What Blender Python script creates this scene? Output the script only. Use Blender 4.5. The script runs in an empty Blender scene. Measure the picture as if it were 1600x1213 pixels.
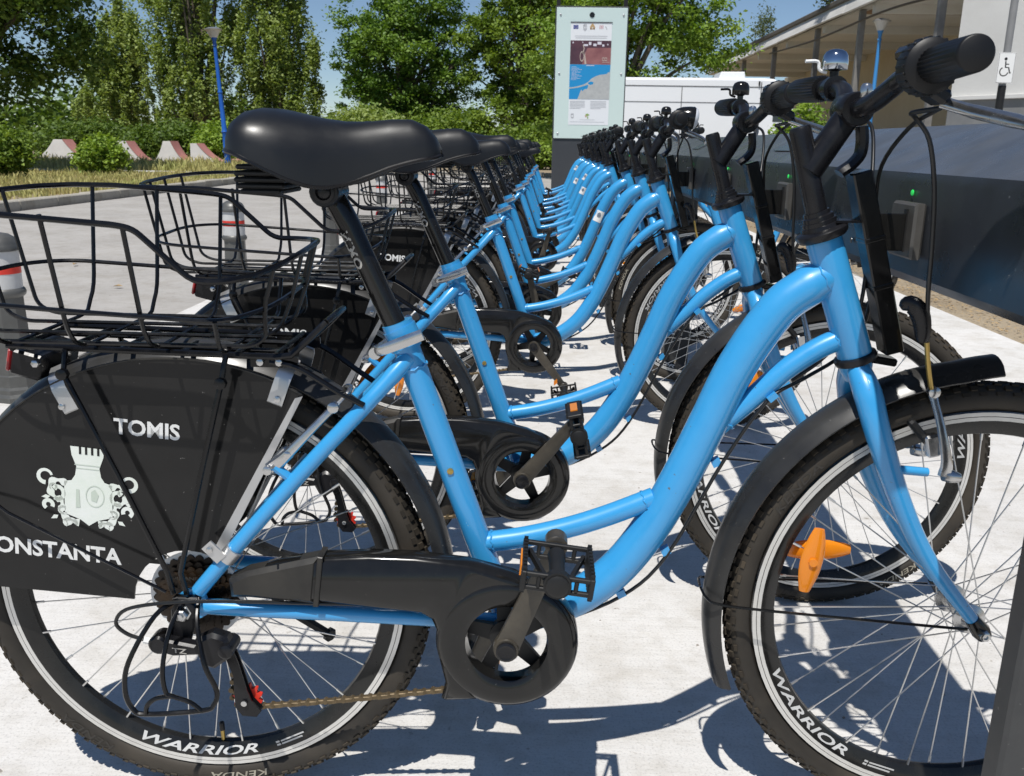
import bpy, math, random
import numpy as np
from mathutils import Vector, Matrix

random.seed(7)
RNG = np.random.default_rng(7)
PI = math.pi
scene = bpy.context.scene
COL = scene.collection

# ------------------------------------------------------------------ camera
def look_matrix(loc, yaw, pitch, roll):
    cy, sy, cp, sp = math.cos(yaw), math.sin(yaw), math.cos(pitch), math.sin(pitch)
    f = Vector((-sy * cp, cy * cp, sp)); r = Vector((cy, sy, 0)); u = r.cross(f)
    r2 = math.cos(roll) * r + math.sin(roll) * u
    u2 = -math.sin(roll) * r + math.cos(roll) * u
    m = Matrix.Identity(4)
    for i in range(3):
        m[i][0], m[i][1], m[i][2], m[i][3] = r2[i], u2[i], -f[i], loc[i]
    return m
cam_data = bpy.data.cameras.new('camera')
cam = bpy.data.objects.new('camera', cam_data)
COL.objects.link(cam)
cam.matrix_world = look_matrix((0.467, -1.142, 0.9355), 0.0305, -0.2648, 0.0163)
cam_data.sensor_width = 36.0
cam_data.lens = 1400.0 / 1600.0 * 36.0
cam_data.clip_start = 0.02
cam_data.clip_end = 2000
cam_data.dof.use_dof = True
cam_data.dof.focus_distance = 1.6
cam_data.dof.aperture_fstop = 18.0
scene.camera = cam

# ------------------------------------------------------------------ sky and sun
SUN = Vector((-0.15, -0.46, 1.0)).normalized()
elev = math.asin(SUN.z); rot = math.atan2(SUN.x, SUN.y)
world = bpy.data.worlds.new('World'); scene.world = world
world.use_nodes = True
wn = world.node_tree; wn.nodes.clear()
sky = wn.nodes.new('ShaderNodeTexSky'); sky.sky_type = 'NISHITA'
sky.sun_disc = False; sky.sun_elevation = elev; sky.sun_rotation = rot % (2 * PI)
sky.air_density = 1.0; sky.dust_density = 0.0; sky.ozone_density = 3.0; sky.altitude = 1800
bg = wn.nodes.new('ShaderNodeBackground'); bg.inputs['Strength'].default_value = 0.088
wo = wn.nodes.new('ShaderNodeOutputWorld')
wn.links.new(sky.outputs[0], bg.inputs['Color']); wn.links.new(bg.outputs[0], wo.inputs['Surface'])
sd = bpy.data.lights.new('sun', 'SUN'); sd.energy = 4.9; sd.angle = math.radians(0.53); sd.color = (1.0, 0.965, 0.91)
so = bpy.data.objects.new('sun', sd); COL.objects.link(so)
so.rotation_euler = SUN.to_track_quat('Z', 'Y').to_euler()
so.location = SUN * 30
vs = scene.view_settings
vs.view_transform = 'Standard'; vs.look = 'None'; vs.exposure = 0.0; vs.gamma = 1.0; vs.use_curve_mapping = False

# ------------------------------------------------------------------ materials
MAT = {}
def add_lit_dust(m, col, lo=.45, hi=.85, amt=.7):
    """paler dusty colour on upward faces; brightness from sun and sky painted in"""
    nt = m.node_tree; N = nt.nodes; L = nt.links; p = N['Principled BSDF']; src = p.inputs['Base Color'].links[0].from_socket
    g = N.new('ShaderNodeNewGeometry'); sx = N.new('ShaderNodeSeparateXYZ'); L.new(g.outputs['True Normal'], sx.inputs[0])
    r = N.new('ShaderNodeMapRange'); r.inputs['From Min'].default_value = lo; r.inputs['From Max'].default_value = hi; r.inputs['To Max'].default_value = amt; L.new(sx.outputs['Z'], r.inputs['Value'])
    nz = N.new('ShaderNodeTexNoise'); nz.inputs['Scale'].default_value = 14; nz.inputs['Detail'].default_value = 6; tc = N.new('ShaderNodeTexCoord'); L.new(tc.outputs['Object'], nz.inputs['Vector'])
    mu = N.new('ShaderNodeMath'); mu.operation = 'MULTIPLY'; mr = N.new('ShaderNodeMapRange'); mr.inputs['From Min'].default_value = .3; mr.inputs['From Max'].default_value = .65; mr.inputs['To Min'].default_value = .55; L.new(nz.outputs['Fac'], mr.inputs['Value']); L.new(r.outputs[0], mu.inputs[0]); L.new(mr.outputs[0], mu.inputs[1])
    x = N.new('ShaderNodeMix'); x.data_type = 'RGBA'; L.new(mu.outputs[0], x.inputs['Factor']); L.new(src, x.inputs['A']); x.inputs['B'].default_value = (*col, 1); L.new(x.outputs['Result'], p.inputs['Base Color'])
def material(name, col, rough=0.5, metal=0.0, spec=0.5, coat=0.0, coat_rough=0.05, var=0.0, vscale=8.0, col2=None,
             bump=0.0, bscale=60.0, bdist=0.002, trans=0.0, emit=None, estr=0.0, rvar=0.0, detail=4.0, stretch=None, coords='Object', speck=None, sscale=260, sthr=.70):
    m = bpy.data.materials.new(name); m.use_nodes = True
    nt = m.node_tree; N = nt.nodes; L = nt.links
    p = N['Principled BSDF']; out = N['Material Output']
    c4 = (col[0], col[1], col[2], 1)
    p.inputs['Base Color'].default_value = c4
    p.inputs['Roughness'].default_value = rough
    p.inputs['Metallic'].default_value = metal
    p.inputs['Specular IOR Level'].default_value = spec
    p.inputs['Coat Weight'].default_value = coat
    p.inputs['Coat Roughness'].default_value = coat_rough
    if emit:
        p.inputs['Emission Color'].default_value = (*emit, 1); p.inputs['Emission Strength'].default_value = estr
    tc = mp = None
    if var or bump or rvar or speck:
        tc = N.new('ShaderNodeTexCoord'); mp = N.new('ShaderNodeMapping')
        L.new(tc.outputs[coords], mp.inputs['Vector'])
        if stretch: mp.inputs['Scale'].default_value = stretch
    if var or rvar:
        nz = N.new('ShaderNodeTexNoise'); nz.inputs['Scale'].default_value = vscale; nz.inputs['Detail'].default_value = detail
        nz.inputs['Roughness'].default_value = 0.62
        L.new(mp.outputs[0], nz.inputs['Vector'])
        if var:
            rp = N.new('ShaderNodeValToRGB')
            rp.color_ramp.elements[0].position = 0.5 - 0.22; rp.color_ramp.elements[1].position = 0.5 + 0.22
            L.new(nz.outputs['Fac'], rp.inputs['Fac'])
            a = c4; b = (*col2, 1) if col2 else tuple(min(1, x * (1 + var)) for x in col) + (1,)
            rp.color_ramp.elements[0].color = a; rp.color_ramp.elements[1].color = b
            L.new(rp.outputs['Color'], p.inputs['Base Color'])
        if rvar:
            mr = N.new('ShaderNodeMapRange'); mr.inputs['To Min'].default_value = max(0, rough - rvar); mr.inputs['To Max'].default_value = min(1, rough + rvar)
            mr.inputs['From Min'].default_value = .3; mr.inputs['From Max'].default_value = .7
            L.new(nz.outputs['Fac'], mr.inputs['Value']); L.new(mr.outputs[0], p.inputs['Roughness'])
    if speck:
        ns = N.new('ShaderNodeTexNoise'); ns.inputs['Scale'].default_value = sscale; ns.inputs['Detail'].default_value = 2
        L.new(mp.outputs[0], ns.inputs['Vector'])
        rs = N.new('ShaderNodeMapRange'); rs.inputs['From Min'].default_value = sthr; rs.inputs['From Max'].default_value = sthr + .05
        L.new(ns.outputs['Fac'], rs.inputs['Value'])
        mxs = N.new('ShaderNodeMix'); mxs.data_type = 'RGBA'; L.new(rs.outputs[0], mxs.inputs['Factor'])
        src = p.inputs['Base Color']
        if src.is_linked: L.new(src.links[0].from_socket, mxs.inputs['A'])
        else: mxs.inputs['A'].default_value = c4
        mxs.inputs['B'].default_value = (*speck, 1); L.new(mxs.outputs['Result'], p.inputs['Base Color'])
    if bump:
        nb = N.new('ShaderNodeTexNoise'); nb.inputs['Scale'].default_value = bscale; nb.inputs['Detail'].default_value = 3
        L.new(mp.outputs[0], nb.inputs['Vector'])
        bp = N.new('ShaderNodeBump'); bp.inputs['Strength'].default_value = bump; bp.inputs['Distance'].default_value = bdist
        L.new(nb.outputs['Fac'], bp.inputs['Height']); L.new(bp.outputs[0], p.inputs['Normal'])
    if trans:
        tr = N.new('ShaderNodeBsdfTranslucent'); mx = N.new('ShaderNodeMixShader'); mx.inputs[0].default_value = trans
        src = p.inputs['Base Color']
        if src.is_linked: L.new(src.links[0].from_socket, tr.inputs['Color'])
        else: tr.inputs['Color'].default_value = c4
        L.new(p.outputs[0], mx.inputs[1]); L.new(tr.outputs[0], mx.inputs[2]); L.new(mx.outputs[0], out.inputs['Surface'])
    MAT[name] = m
    return m

material('blue_paint', (0.031, 0.290, 0.610), rough=0.34, coat=0.7, coat_rough=0.09, var=1.0, col2=(0.039, 0.312, 0.635), rvar=0.06, vscale=22, speck=(0.10, 0.13, 0.15), sscale=170, sthr=.735, bump=0.05, bscale=55, bdist=0.001)
material('black_gloss', (0.0065, 0.0065, 0.0065), rough=0.14, spec=0.42, rvar=0.06, vscale=14, var=1.2, col2=(0.013, 0.0125, 0.0115), bump=0.02, bscale=30, speck=(0.10, 0.095, 0.085), sscale=260, sthr=.745)
material('black_plastic', (0.006, 0.006, 0.007), rough=0.29, spec=0.32, var=0.9, vscale=22, rvar=0.1, bump=0.08, bscale=220, bdist=0.0006)
material('black_matte', (0.009, 0.009, 0.009), rough=0.5, spec=0.35, var=0.8, vscale=25, rvar=0.08)
material('wire_black', (0.004, 0.004, 0.0045), rough=0.24, spec=0.35, rvar=0.08, vscale=40)
material('fender_black', (0.016, 0.016, 0.0165), rough=0.30, spec=0.4, var=1, vscale=9, col2=(0.032, 0.0315, 0.030), rvar=0.1, speck=(0.12, 0.11, 0.10), sscale=240, sthr=.72)
material('guard_black', (0.009, 0.009, 0.009), rough=0.10, spec=0.26, var=1.8, vscale=7, rvar=0.05, col2=(0.017, 0.0165, 0.016), bump=0.02, bscale=12, speck=(0.20, 0.19, 0.18), sscale=190, sthr=.735)
material('dusty_black', (0.012, 0.012, 0.0115), rough=0.42, spec=0.4, var=1.0, vscale=16, col2=(0.036, 0.033, 0.028), rvar=0.12)
material('crank_grey', (0.028, 0.025, 0.020), rough=0.38, spec=0.45, var=1.0, vscale=26, col2=(0.070, 0.060, 0.045), rvar=0.1)
material('saddle', (0.0065, 0.007, 0.008), rough=0.42, spec=0.5, bump=0.10, bscale=700, bdist=0.0004, rvar=0.07, vscale=18)
material('rubber', (0.018, 0.0165, 0.0145), rough=0.6, spec=0.3, var=1, vscale=6, col2=(0.060, 0.050, 0.038), bump=0.2, bscale=250, bdist=0.0005)
material('tread', (0.014, 0.013, 0.011), rough=0.75, spec=0.25, var=1, vscale=9, col2=(0.070, 0.056, 0.040))
material('rim_black', (0.007, 0.007, 0.007), rough=0.26, spec=0.4, var=1.0, vscale=16, col2=(0.018, 0.0175, 0.016), rvar=0.1)
material('brake_track', (0.62, 0.61, 0.58), rough=0.38, metal=0.55, var=1, vscale=30, col2=(0.72, 0.71, 0.68))
material('silver', (0.48, 0.48, 0.48), rough=0.22, metal=0.95, var=1, vscale=35, col2=(0.55, 0.55, 0.545), rvar=0.1)
material('chrome', (0.50, 0.54, 0.60), rough=0.10, metal=1.0)
material('spoke_steel', (0.62, 0.62, 0.61), rough=0.3, metal=0.9)
material('aluminium', (0.46, 0.46, 0.46), rough=0.36, metal=0.8, var=1, vscale=18, col2=(0.56, 0.56, 0.555), rvar=0.08)
material('rusty_chain', (0.085, 0.060, 0.030), rough=0.5, metal=0.5, var=1, vscale=130, col2=(0.17, 0.125, 0.07))
material('cassette', (0.010, 0.009, 0.008), rough=0.4, metal=0.4, var=1, vscale=28, col2=(0.040, 0.024, 0.012))
material('red_plastic', (0.62, 0.035, 0.018), rough=0.4)
material('amber', (0.90, 0.30, 0.015), rough=0.18, coat=0.5, trans=0.25)
material('red_lens', (0.30, 0.006, 0.01), rough=0.15, coat=0.6)
material('white_print', (0.74, 0.74, 0.72), rough=0.5, var=1, vscale=120, col2=(0.62, 0.62, 0.60))
material('grey_print', (0.42, 0.40, 0.36), rough=0.6)
material('crest_print', (0.66, 0.71, 0.63), rough=0.45, var=1, vscale=30, col2=(0.74, 0.76, 0.72))
material('crest_shade', (0.50, 0.56, 0.48), rough=0.5)
material('cable', (0.010, 0.010, 0.010), rough=0.35)
material('brass', (0.45, 0.32, 0.10), rough=0.35, metal=0.8)
material('grip_rubber', (0.006, 0.006, 0.0065), rough=0.45, spec=0.35, bump=0.08, bscale=500, bdist=0.0004)
material('sticker', (0.80, 0.80, 0.78), rough=0.5)
material('beam_paint', (0.024, 0.0275, 0.033), rough=0.30, spec=0.6, var=1, vscale=9, col2=(0.030, 0.0335, 0.039), rvar=0.09, bump=0.04, bscale=600, bdist=0.0005, speck=(0.11, 0.115, 0.12), sscale=120, sthr=.72)
material('post_paint', (0.034, 0.035, 0.036), rough=0.5, var=1, vscale=60, col2=(0.042, 0.043, 0.043), bump=0.06, bscale=400, bdist=0.0005, speck=(0.16, 0.16, 0.155), sscale=150, sthr=.73)
material('catch_grey', (0.085, 0.081, 0.074), rough=0.42, metal=0.3, var=1, vscale=40, col2=(0.12, 0.114, 0.105))
material('led_green', (0.02, 0.5, 0.08), rough=0.3, emit=(0.05, 1.0, 0.18), estr=0.3)
material('panel_inset', (0.060, 0.072, 0.086), rough=0.25)
material('rim_print', (0.50, 0.50, 0.49), rough=0.4)
material('tyre_print', (0.40, 0.37, 0.29), rough=0.7, var=1, vscale=60, col2=(0.26, 0.23, 0.18))
material('worn_print', (0.034, 0.030, 0.025), rough=0.7)
add_lit_dust(MAT['beam_paint'], (0.105, 0.108, 0.112)); add_lit_dust(MAT['fender_black'], (0.055, 0.053, 0.050), .5, .95, .5)  # rail and fender tops paler: dust plus skylight put into the colour
# ------------------------------------------------------------------ mesh helpers
def V3(p): return np.asarray(p, float)
def catmull(pts, per=6, closed=False):
    P = [V3(p) for p in pts]; n = len(P); out = []
    rng = range(n if closed else n - 1)
    for i in rng:
        p1, p2 = P[i], P[(i + 1) % n]
        p0 = P[(i - 1) % n] if (closed or i > 0) else 2 * p1 - p2
        p3 = P[(i + 2) % n] if (closed or i + 2 < n) else 2 * p2 - p1
        for k in range(per):
            t = k / per; t2 = t * t; t3 = t2 * t
            out.append(.5 * (2 * p1 + (p2 - p0) * t + (2 * p0 - 5 * p1 + 4 * p2 - p3) * t2 + (3 * p1 - p0 - 3 * p2 + p3) * t3))
    if not closed: out.append(P[-1])
    return out
def fillet(pts, r=.02, n=4, closed=False):
    P = [V3(p) for p in pts]; m = len(P); out = []
    for i in range(m):
        if not closed and i in (0, m - 1): out.append(P[i]); continue
        a, b, c = P[i - 1], P[i], P[(i + 1) % m]
        la, lc = np.linalg.norm(a - b), np.linalg.norm(c - b); q = min(r, la * .48, lc * .48)
        p0 = b + (a - b) / la * q; p1 = b + (c - b) / lc * q
        for k in range(n + 1):
            t = k / n; out.append((1 - t) ** 2 * p0 + 2 * t * (1 - t) * b + t * t * p1)
    return out
def rot_y(a): c, s = math.cos(a), math.sin(a); return np.array([[c, 0, s], [0, 1, 0], [-s, 0, c]])
def rot_z(a): c, s = math.cos(a), math.sin(a); return np.array([[c, -s, 0], [s, c, 0], [0, 0, 1]])
def rot_x(a): c, s = math.cos(a), math.sin(a); return np.array([[1, 0, 0], [0, c, -s], [0, s, c]])

class MB:
    def __init__(s): s.v = []; s.f = []
    def add(s, verts, faces):
        o = len(s.v); s.v.extend([tuple(map(float, p)) for p in verts]); s.f.extend([tuple(i + o for i in f) for f in faces]); return s
    def tube(s, pts, r, n=10, caps=True, closed=False, flat=1.0, up=None):
        P = [V3(p) for p in pts]; m = len(P)
        R = [r] * m if np.isscalar(r) else list(r)
        T = []
        for i in range(m):
            a = P[(i + 1) % m] if (closed or i < m - 1) else P[i]; b = P[i - 1] if (closed or i > 0) else P[i]
            d = a - b; T.append(d / (np.linalg.norm(d) + 1e-12))
        u = V3(up) if up is not None else (np.array([0, 1., 0]) if abs(T[0][1]) < .9 else np.array([1., 0, 0]))
        vs, fs = [], []
        for i in range(m):
            u = u - T[i] * (u @ T[i]); u /= np.linalg.norm(u) + 1e-12
            w = np.cross(T[i], u)
            for k in range(n):
                a = 2 * PI * k / n
                vs.append(P[i] + R[i] * (math.cos(a) * u * flat + math.sin(a) * w))
        for i in range(m if closed else m - 1):
            j = (i + 1) % m
            for k in range(n):
                k2 = (k + 1) % n
                fs.append((i * n + k, i * n + k2, j * n + k2, j * n + k))
        if caps and not closed:
            fs.append(tuple(range(n - 1, -1, -1))); fs.append(tuple((m - 1) * n + k for k in range(n)))
        return s.add(vs, fs)
    def box(s, c, size, R=None, b=0.0):
        c = V3(c); h = V3(size) / 2; R = np.eye(3) if R is None else R
        if b <= 0:
            vs = [c + R @ (h * V3((x, y, z))) for x in (-1, 1) for y in (-1, 1) for z in (-1, 1)]
            return s.add(vs, [(0, 1, 3, 2), (4, 6, 7, 5), (0, 4, 5, 1), (2, 3, 7, 6), (0, 2, 6, 4), (1, 5, 7, 3)])
        b = min(b, h.min() * .9); vs = []; idx = {}
        for x in (-1, 1):
            for y in (-1, 1):
                for z in (-1, 1):
                    sg = V3((x, y, z))
                    for ax in range(3):
                        q = sg * (h - b); q[ax] = sg[ax] * h[ax]
                        idx[(x, y, z, ax)] = len(vs); vs.append(c + R @ q)
        fs = []
        for ax in range(3):
            o = [a for a in range(3) if a != ax]
            for sg in (-1, 1):
                ring = []
                for (p, q) in ((-1, -1), (1, -1), (1, 1), (-1, 1)):
                    k = [0, 0, 0]; k[ax] = sg; k[o[0]] = p; k[o[1]] = q; ring.append(idx[(*k, ax)])
                if (sg > 0) != (ax == 1): fs.append(tuple(ring))
                else: fs.append(tuple(reversed(ring)))
        for ax in range(3):   # edges parallel to ax
            o = [a for a in range(3) if a != ax]
            for p in (-1, 1):
                for q in (-1, 1):
                    k1 = [0, 0, 0]; k1[ax] = -1; k1[o[0]] = p; k1[o[1]] = q; k2 = list(k1); k2[ax] = 1
                    fs.append((idx[(*k1, o[0])], idx[(*k1, o[1])], idx[(*k2, o[1])], idx[(*k2, o[0])]))
        for x in (-1, 1):
            for y in (-1, 1):
                for z in (-1, 1): fs.append((idx[(x, y, z, 0)], idx[(x, y, z, 1)], idx[(x, y, z, 2)]))
        return s.add(vs, fs)
    def lathe(s, prof, o=(0, 0, 0), axis=(0, 0, 1), n=24, closed=False):
        a = V3(axis); a /= np.linalg.norm(a); t = np.array([1., 0, 0]) if abs(a[0]) < .9 else np.array([0, 0, 1.])
        u = t - a * (t @ a); u /= np.linalg.norm(u); w = np.cross(a, u); o = V3(o); vs = []; fs = []; m = len(prof)
        for (r, h) in prof:
            for k in range(n):
                q = 2 * PI * k / n; vs.append(o + a * h + r * (math.cos(q) * u + math.sin(q) * w))
        for i in range(m if closed else m - 1):
            j = (i + 1) % m
            for k in range(n):
                k2 = (k + 1) % n; fs.append((i * n + k, i * n + k2, j * n + k2, j * n + k))
        if not closed:
            if prof[0][0] > 1e-5: fs.append(tuple(range(n - 1, -1, -1)))
            if prof[-1][0] > 1e-5: fs.append(tuple((m - 1) * n + k for k in range(n)))
        return s.add(vs, fs)
    def prism(s, poly, d0, d1, plane='xz', b=0.0):
        """extrude a 2D outline; plane 'xz' extrudes along y, 'yz' along x, 'xy' along z; b = chamfer"""
        p = np.array(poly, float)
        area = .5 * np.sum(p[:, 0] * np.roll(p[:, 1], -1) - np.roll(p[:, 0], -1) * p[:, 1])
        if area < 0: p = p[::-1]
        n = len(p)
        def mk(q, d):
            if plane == 'xz': return [(x, d, y) for x, y in q]
            if plane == 'yz': return [(d, x, y) for x, y in q]
            return [(x, y, d) for x, y in q]
        if b > 0:
            e1 = p - np.roll(p, 1, 0); e2 = np.roll(p, -1, 0) - p
            n1 = np.stack([-e1[:, 1], e1[:, 0]], 1) / (np.linalg.norm(e1, axis=1)[:, None] + 1e-9)
            n2 = np.stack([-e2[:, 1], e2[:, 0]], 1) / (np.linalg.norm(e2, axis=1)[:, None] + 1e-9)
            nn = n1 + n2; nn /= np.maximum(.6, np.sum(nn * nn, 1) / 2)[:, None]
            q = p + nn * b
            sg = 1 if d1 > d0 else -1
            L = [mk(q, d0), mk(p, d0 + sg * b), mk(p, d1 - sg * b), mk(q, d1)]
        else: L = [mk(p, d0), mk(p, d1)]
        vs = sum(L, []); m = len(L); fs = []
        for i in range(m - 1):
            for k in range(n):
                k2 = (k + 1) % n; fs.append((i * n + k, i * n + k2, (i + 1) * n + k2, (i + 1) * n + k))
        fs.append(tuple(range(n - 1, -1, -1))); fs.append(tuple((m - 1) * n + k for k in range(n)))
        return s.add(vs, fs)
    def loft(s, rings, cap=True, closed=False):
        n = len(rings[0]); vs = [p for r in rings for p in r]; fs = []; m = len(rings)
        for i in range(m if closed else m - 1):
            j = (i + 1) % m
            for k in range(n):
                k2 = (k + 1) % n; fs.append((i * n + k, i * n + k2, j * n + k2, j * n + k))
        if cap and not closed: fs.append(tuple(range(n - 1, -1, -1))); fs.append(tuple((m - 1) * n + k for k in range(n)))
        return s.add(vs, fs)
    def ribbon(s, pts, w, z=0.0, place=None):
        """flat 2D stroke"""
        P = [V3(p)[:2] for p in pts]; m = len(P); W = [w] * m if np.isscalar(w) else w; vs = []
        for i in range(m):
            d = P[min(i + 1, m - 1)] - P[max(i - 1, 0)]; d /= np.linalg.norm(d) + 1e-9; nrm = np.array([-d[1], d[0]])
            vs += [place(*(P[i] + nrm * W[i] / 2)), place(*(P[i] - nrm * W[i] / 2))]
        return s.add(vs, [(2 * i, 2 * i + 1, 2 * i + 3, 2 * i + 2) for i in range(m - 1)])
    def poly2(s, pts, place):
        return s.add([place(*p) for p in pts], [tuple(range(len(pts)))])
    def mesh(s, name, smooth=35, fix=True):
        me = bpy.data.meshes.new(name); me.from_pydata(s.v, [], s.f)
        if fix: fix_normals(me)
        if smooth:
            me.polygons.foreach_set('use_smooth', [True] * len(me.polygons))
            me.set_sharp_from_angle(angle=math.radians(smooth))
        me.update()
        return me
    def build(s, name, mat, parent=None, loc=(0, 0, 0), rot=(0, 0, 0), smooth=35):
        me = s.mesh(name, smooth); me.materials.append(MAT[mat] if isinstance(mat, str) else mat)
        return link(name, me, parent, loc, rot)
def fix_normals(me):
    import bmesh
    bm = bmesh.new(); bm.from_mesh(me); bmesh.ops.recalc_face_normals(bm, faces=bm.faces); bm.to_mesh(me); bm.free()
def link(name, me, parent=None, loc=(0, 0, 0), rot=(0, 0, 0)):
    o = bpy.data.objects.new(name, me); COL.objects.link(o)
    if parent is not None: o.parent = parent
    o.location = loc; o.rotation_euler = rot
    return o
def empty(name, loc=(0, 0, 0), rz=0.0, parent=None):
    o = link(name, None, parent, loc, (0, 0, rz)); o.empty_display_size = 0.1; return o
def tag(o, label=None, cat=None, group=None, kind=None):
    if label: o['label'] = label
    if cat: o['category'] = cat
    if group: o['group'] = group
    if kind: o['kind'] = kind
    return o
def copy_tree(o, parent=None):
    c = o.copy(); COL.objects.link(c); c.parent = parent
    for ch in CH.get(o.name, []): copy_tree(ch, c)
    return c
CH = {}
def index_children():
    CH.clear()
    for o in bpy.data.objects:
        if o.parent: CH.setdefault(o.parent.name, []).append(o)
def text_geo(body, size, offset=0.0, spacing=1.0, shear=0.0):
    cu = bpy.data.curves.new('txt', 'FONT'); cu.body = body; cu.size = size; cu.offset = offset * size
    cu.align_x = 'CENTER'; cu.resolution_u = 3; cu.space_character = spacing; cu.shear = shear
    ob = bpy.data.objects.new('txt', cu); COL.objects.link(ob)
    dg = bpy.context.evaluated_depsgraph_get(); dg.update()
    me = bpy.data.meshes.new_from_object(ob.evaluated_get(dg))
    v = np.array([tuple(p.co) for p in me.vertices]); f = [tuple(p.vertices) for p in me.polygons]
    bpy.data.objects.remove(ob); bpy.data.curves.remove(cu); bpy.data.meshes.remove(me)
    v[:, 1] -= (v[:, 1].min() + v[:, 1].max()) / 2; v[:, 0] -= (v[:, 0].min() + v[:, 0].max()) / 2
    return v, f
# ------------------------------------------------------------------ the bicycle (rear wheel touches the ground at the origin, +X is forward, -Y its drive side)
RW, WB = 0.335, 1.058
BBX, BBZ = 0.433, 0.303
def arc_text(mb, body, size, r0, y, ang, inward=True, xs=1.0, offset=0.02, shear=0.0):
    v, f = text_geo(body, size, offset, shear=shear)
    out = []
    for (x, h, _) in v:
        x *= xs
        if inward: rho = r0 - h; ph = x / r0 + ang; out.append((rho * math.sin(ph), y, -rho * math.cos(ph)))
        else: rho = r0 + h; ph = x / r0 + ang; out.append((rho * math.sin(ph), y, rho * math.cos(ph)))
    mb.add(out, f)
def tyre_meshes():
    t = MB(); n, m = 84, 14; rc, rr = 0.3045, 0.0186
    rings = []
    for i in range(n):
        a = 2 * PI * i / n; rg = []
        for k in range(m):
            q = 2 * PI * k / m; rad = rc + rr * math.cos(q); rg.append((rad * math.cos(a), rr * math.sin(q) * 1.02, rad * math.sin(a)))
        rings.append(rg)
    t.loft(rings, cap=False, closed=True)
    tyre = t.mesh('tyre', 60); tyre.materials.append(MAT['rubber'])
    k = MB(); cnt = 92
    for i in range(cnt):
        a = 2 * PI * i / cnt
        for (dy, q, l, wd, ht, off) in ((0, -.24, .0095, .0062, .0036, 0), (0, .24, .0095, .0062, .0036, .5), (0, -.68, .0085, .0065, .0038, .5), (0, .68, .0085, .0065, .0038, 0), (0, -1.10, .0095, .0050, .0026, 0), (0, 1.10, .0095, .0050, .0026, .5)):
            aa = a + off * 2 * PI / cnt
            # frame at the tyre surface
            er = np.array([math.cos(aa), 0, math.sin(aa)]); et = np.array([-math.sin(aa), 0, math.cos(aa)]); ey = np.array([0, 1., 0])
            nrm = er * math.cos(q) + ey * math.sin(q); side = np.cross(et, nrm)
            c = er * (rc + rr * math.cos(q)) + ey * rr * math.sin(q) * 1.02 + nrm * (ht / 2 - .0012)
            k.box(c, (l, wd, ht), np.stack([et, side, nrm], 1))
    knobs = k.mesh('tread', 0, fix=False); knobs.materials.append(MAT['tread'])
    return tyre, knobs
TYRE_ME, KNOB_ME = tyre_meshes()
def spoke_mesh(side, sgn, rear):
    fr = 0.024 if rear else 0.019; fy = 0.028 * side
    a0 = sgn * math.radians(62)
    p0 = (fr * math.cos(a0), fy, fr * math.sin(a0)); p1 = (0.2565, 0.004 * side, 0)
    m = MB(); m.tube([p0, p1], 0.00105, n=5)
    q = V3(p1) - V3(p0); q /= np.linalg.norm(q); m.tube([V3(p1) - q * .013, V3(p1)], 0.0019, n=5)
    me = m.mesh('spoke', 60); me.materials.append(MAT['spoke_steel']); return me
SPOKES = {(s, g, r): spoke_mesh(s, g, r) for s in (-1, 1) for g in (-1, 1) for r in (True, False)}
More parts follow.
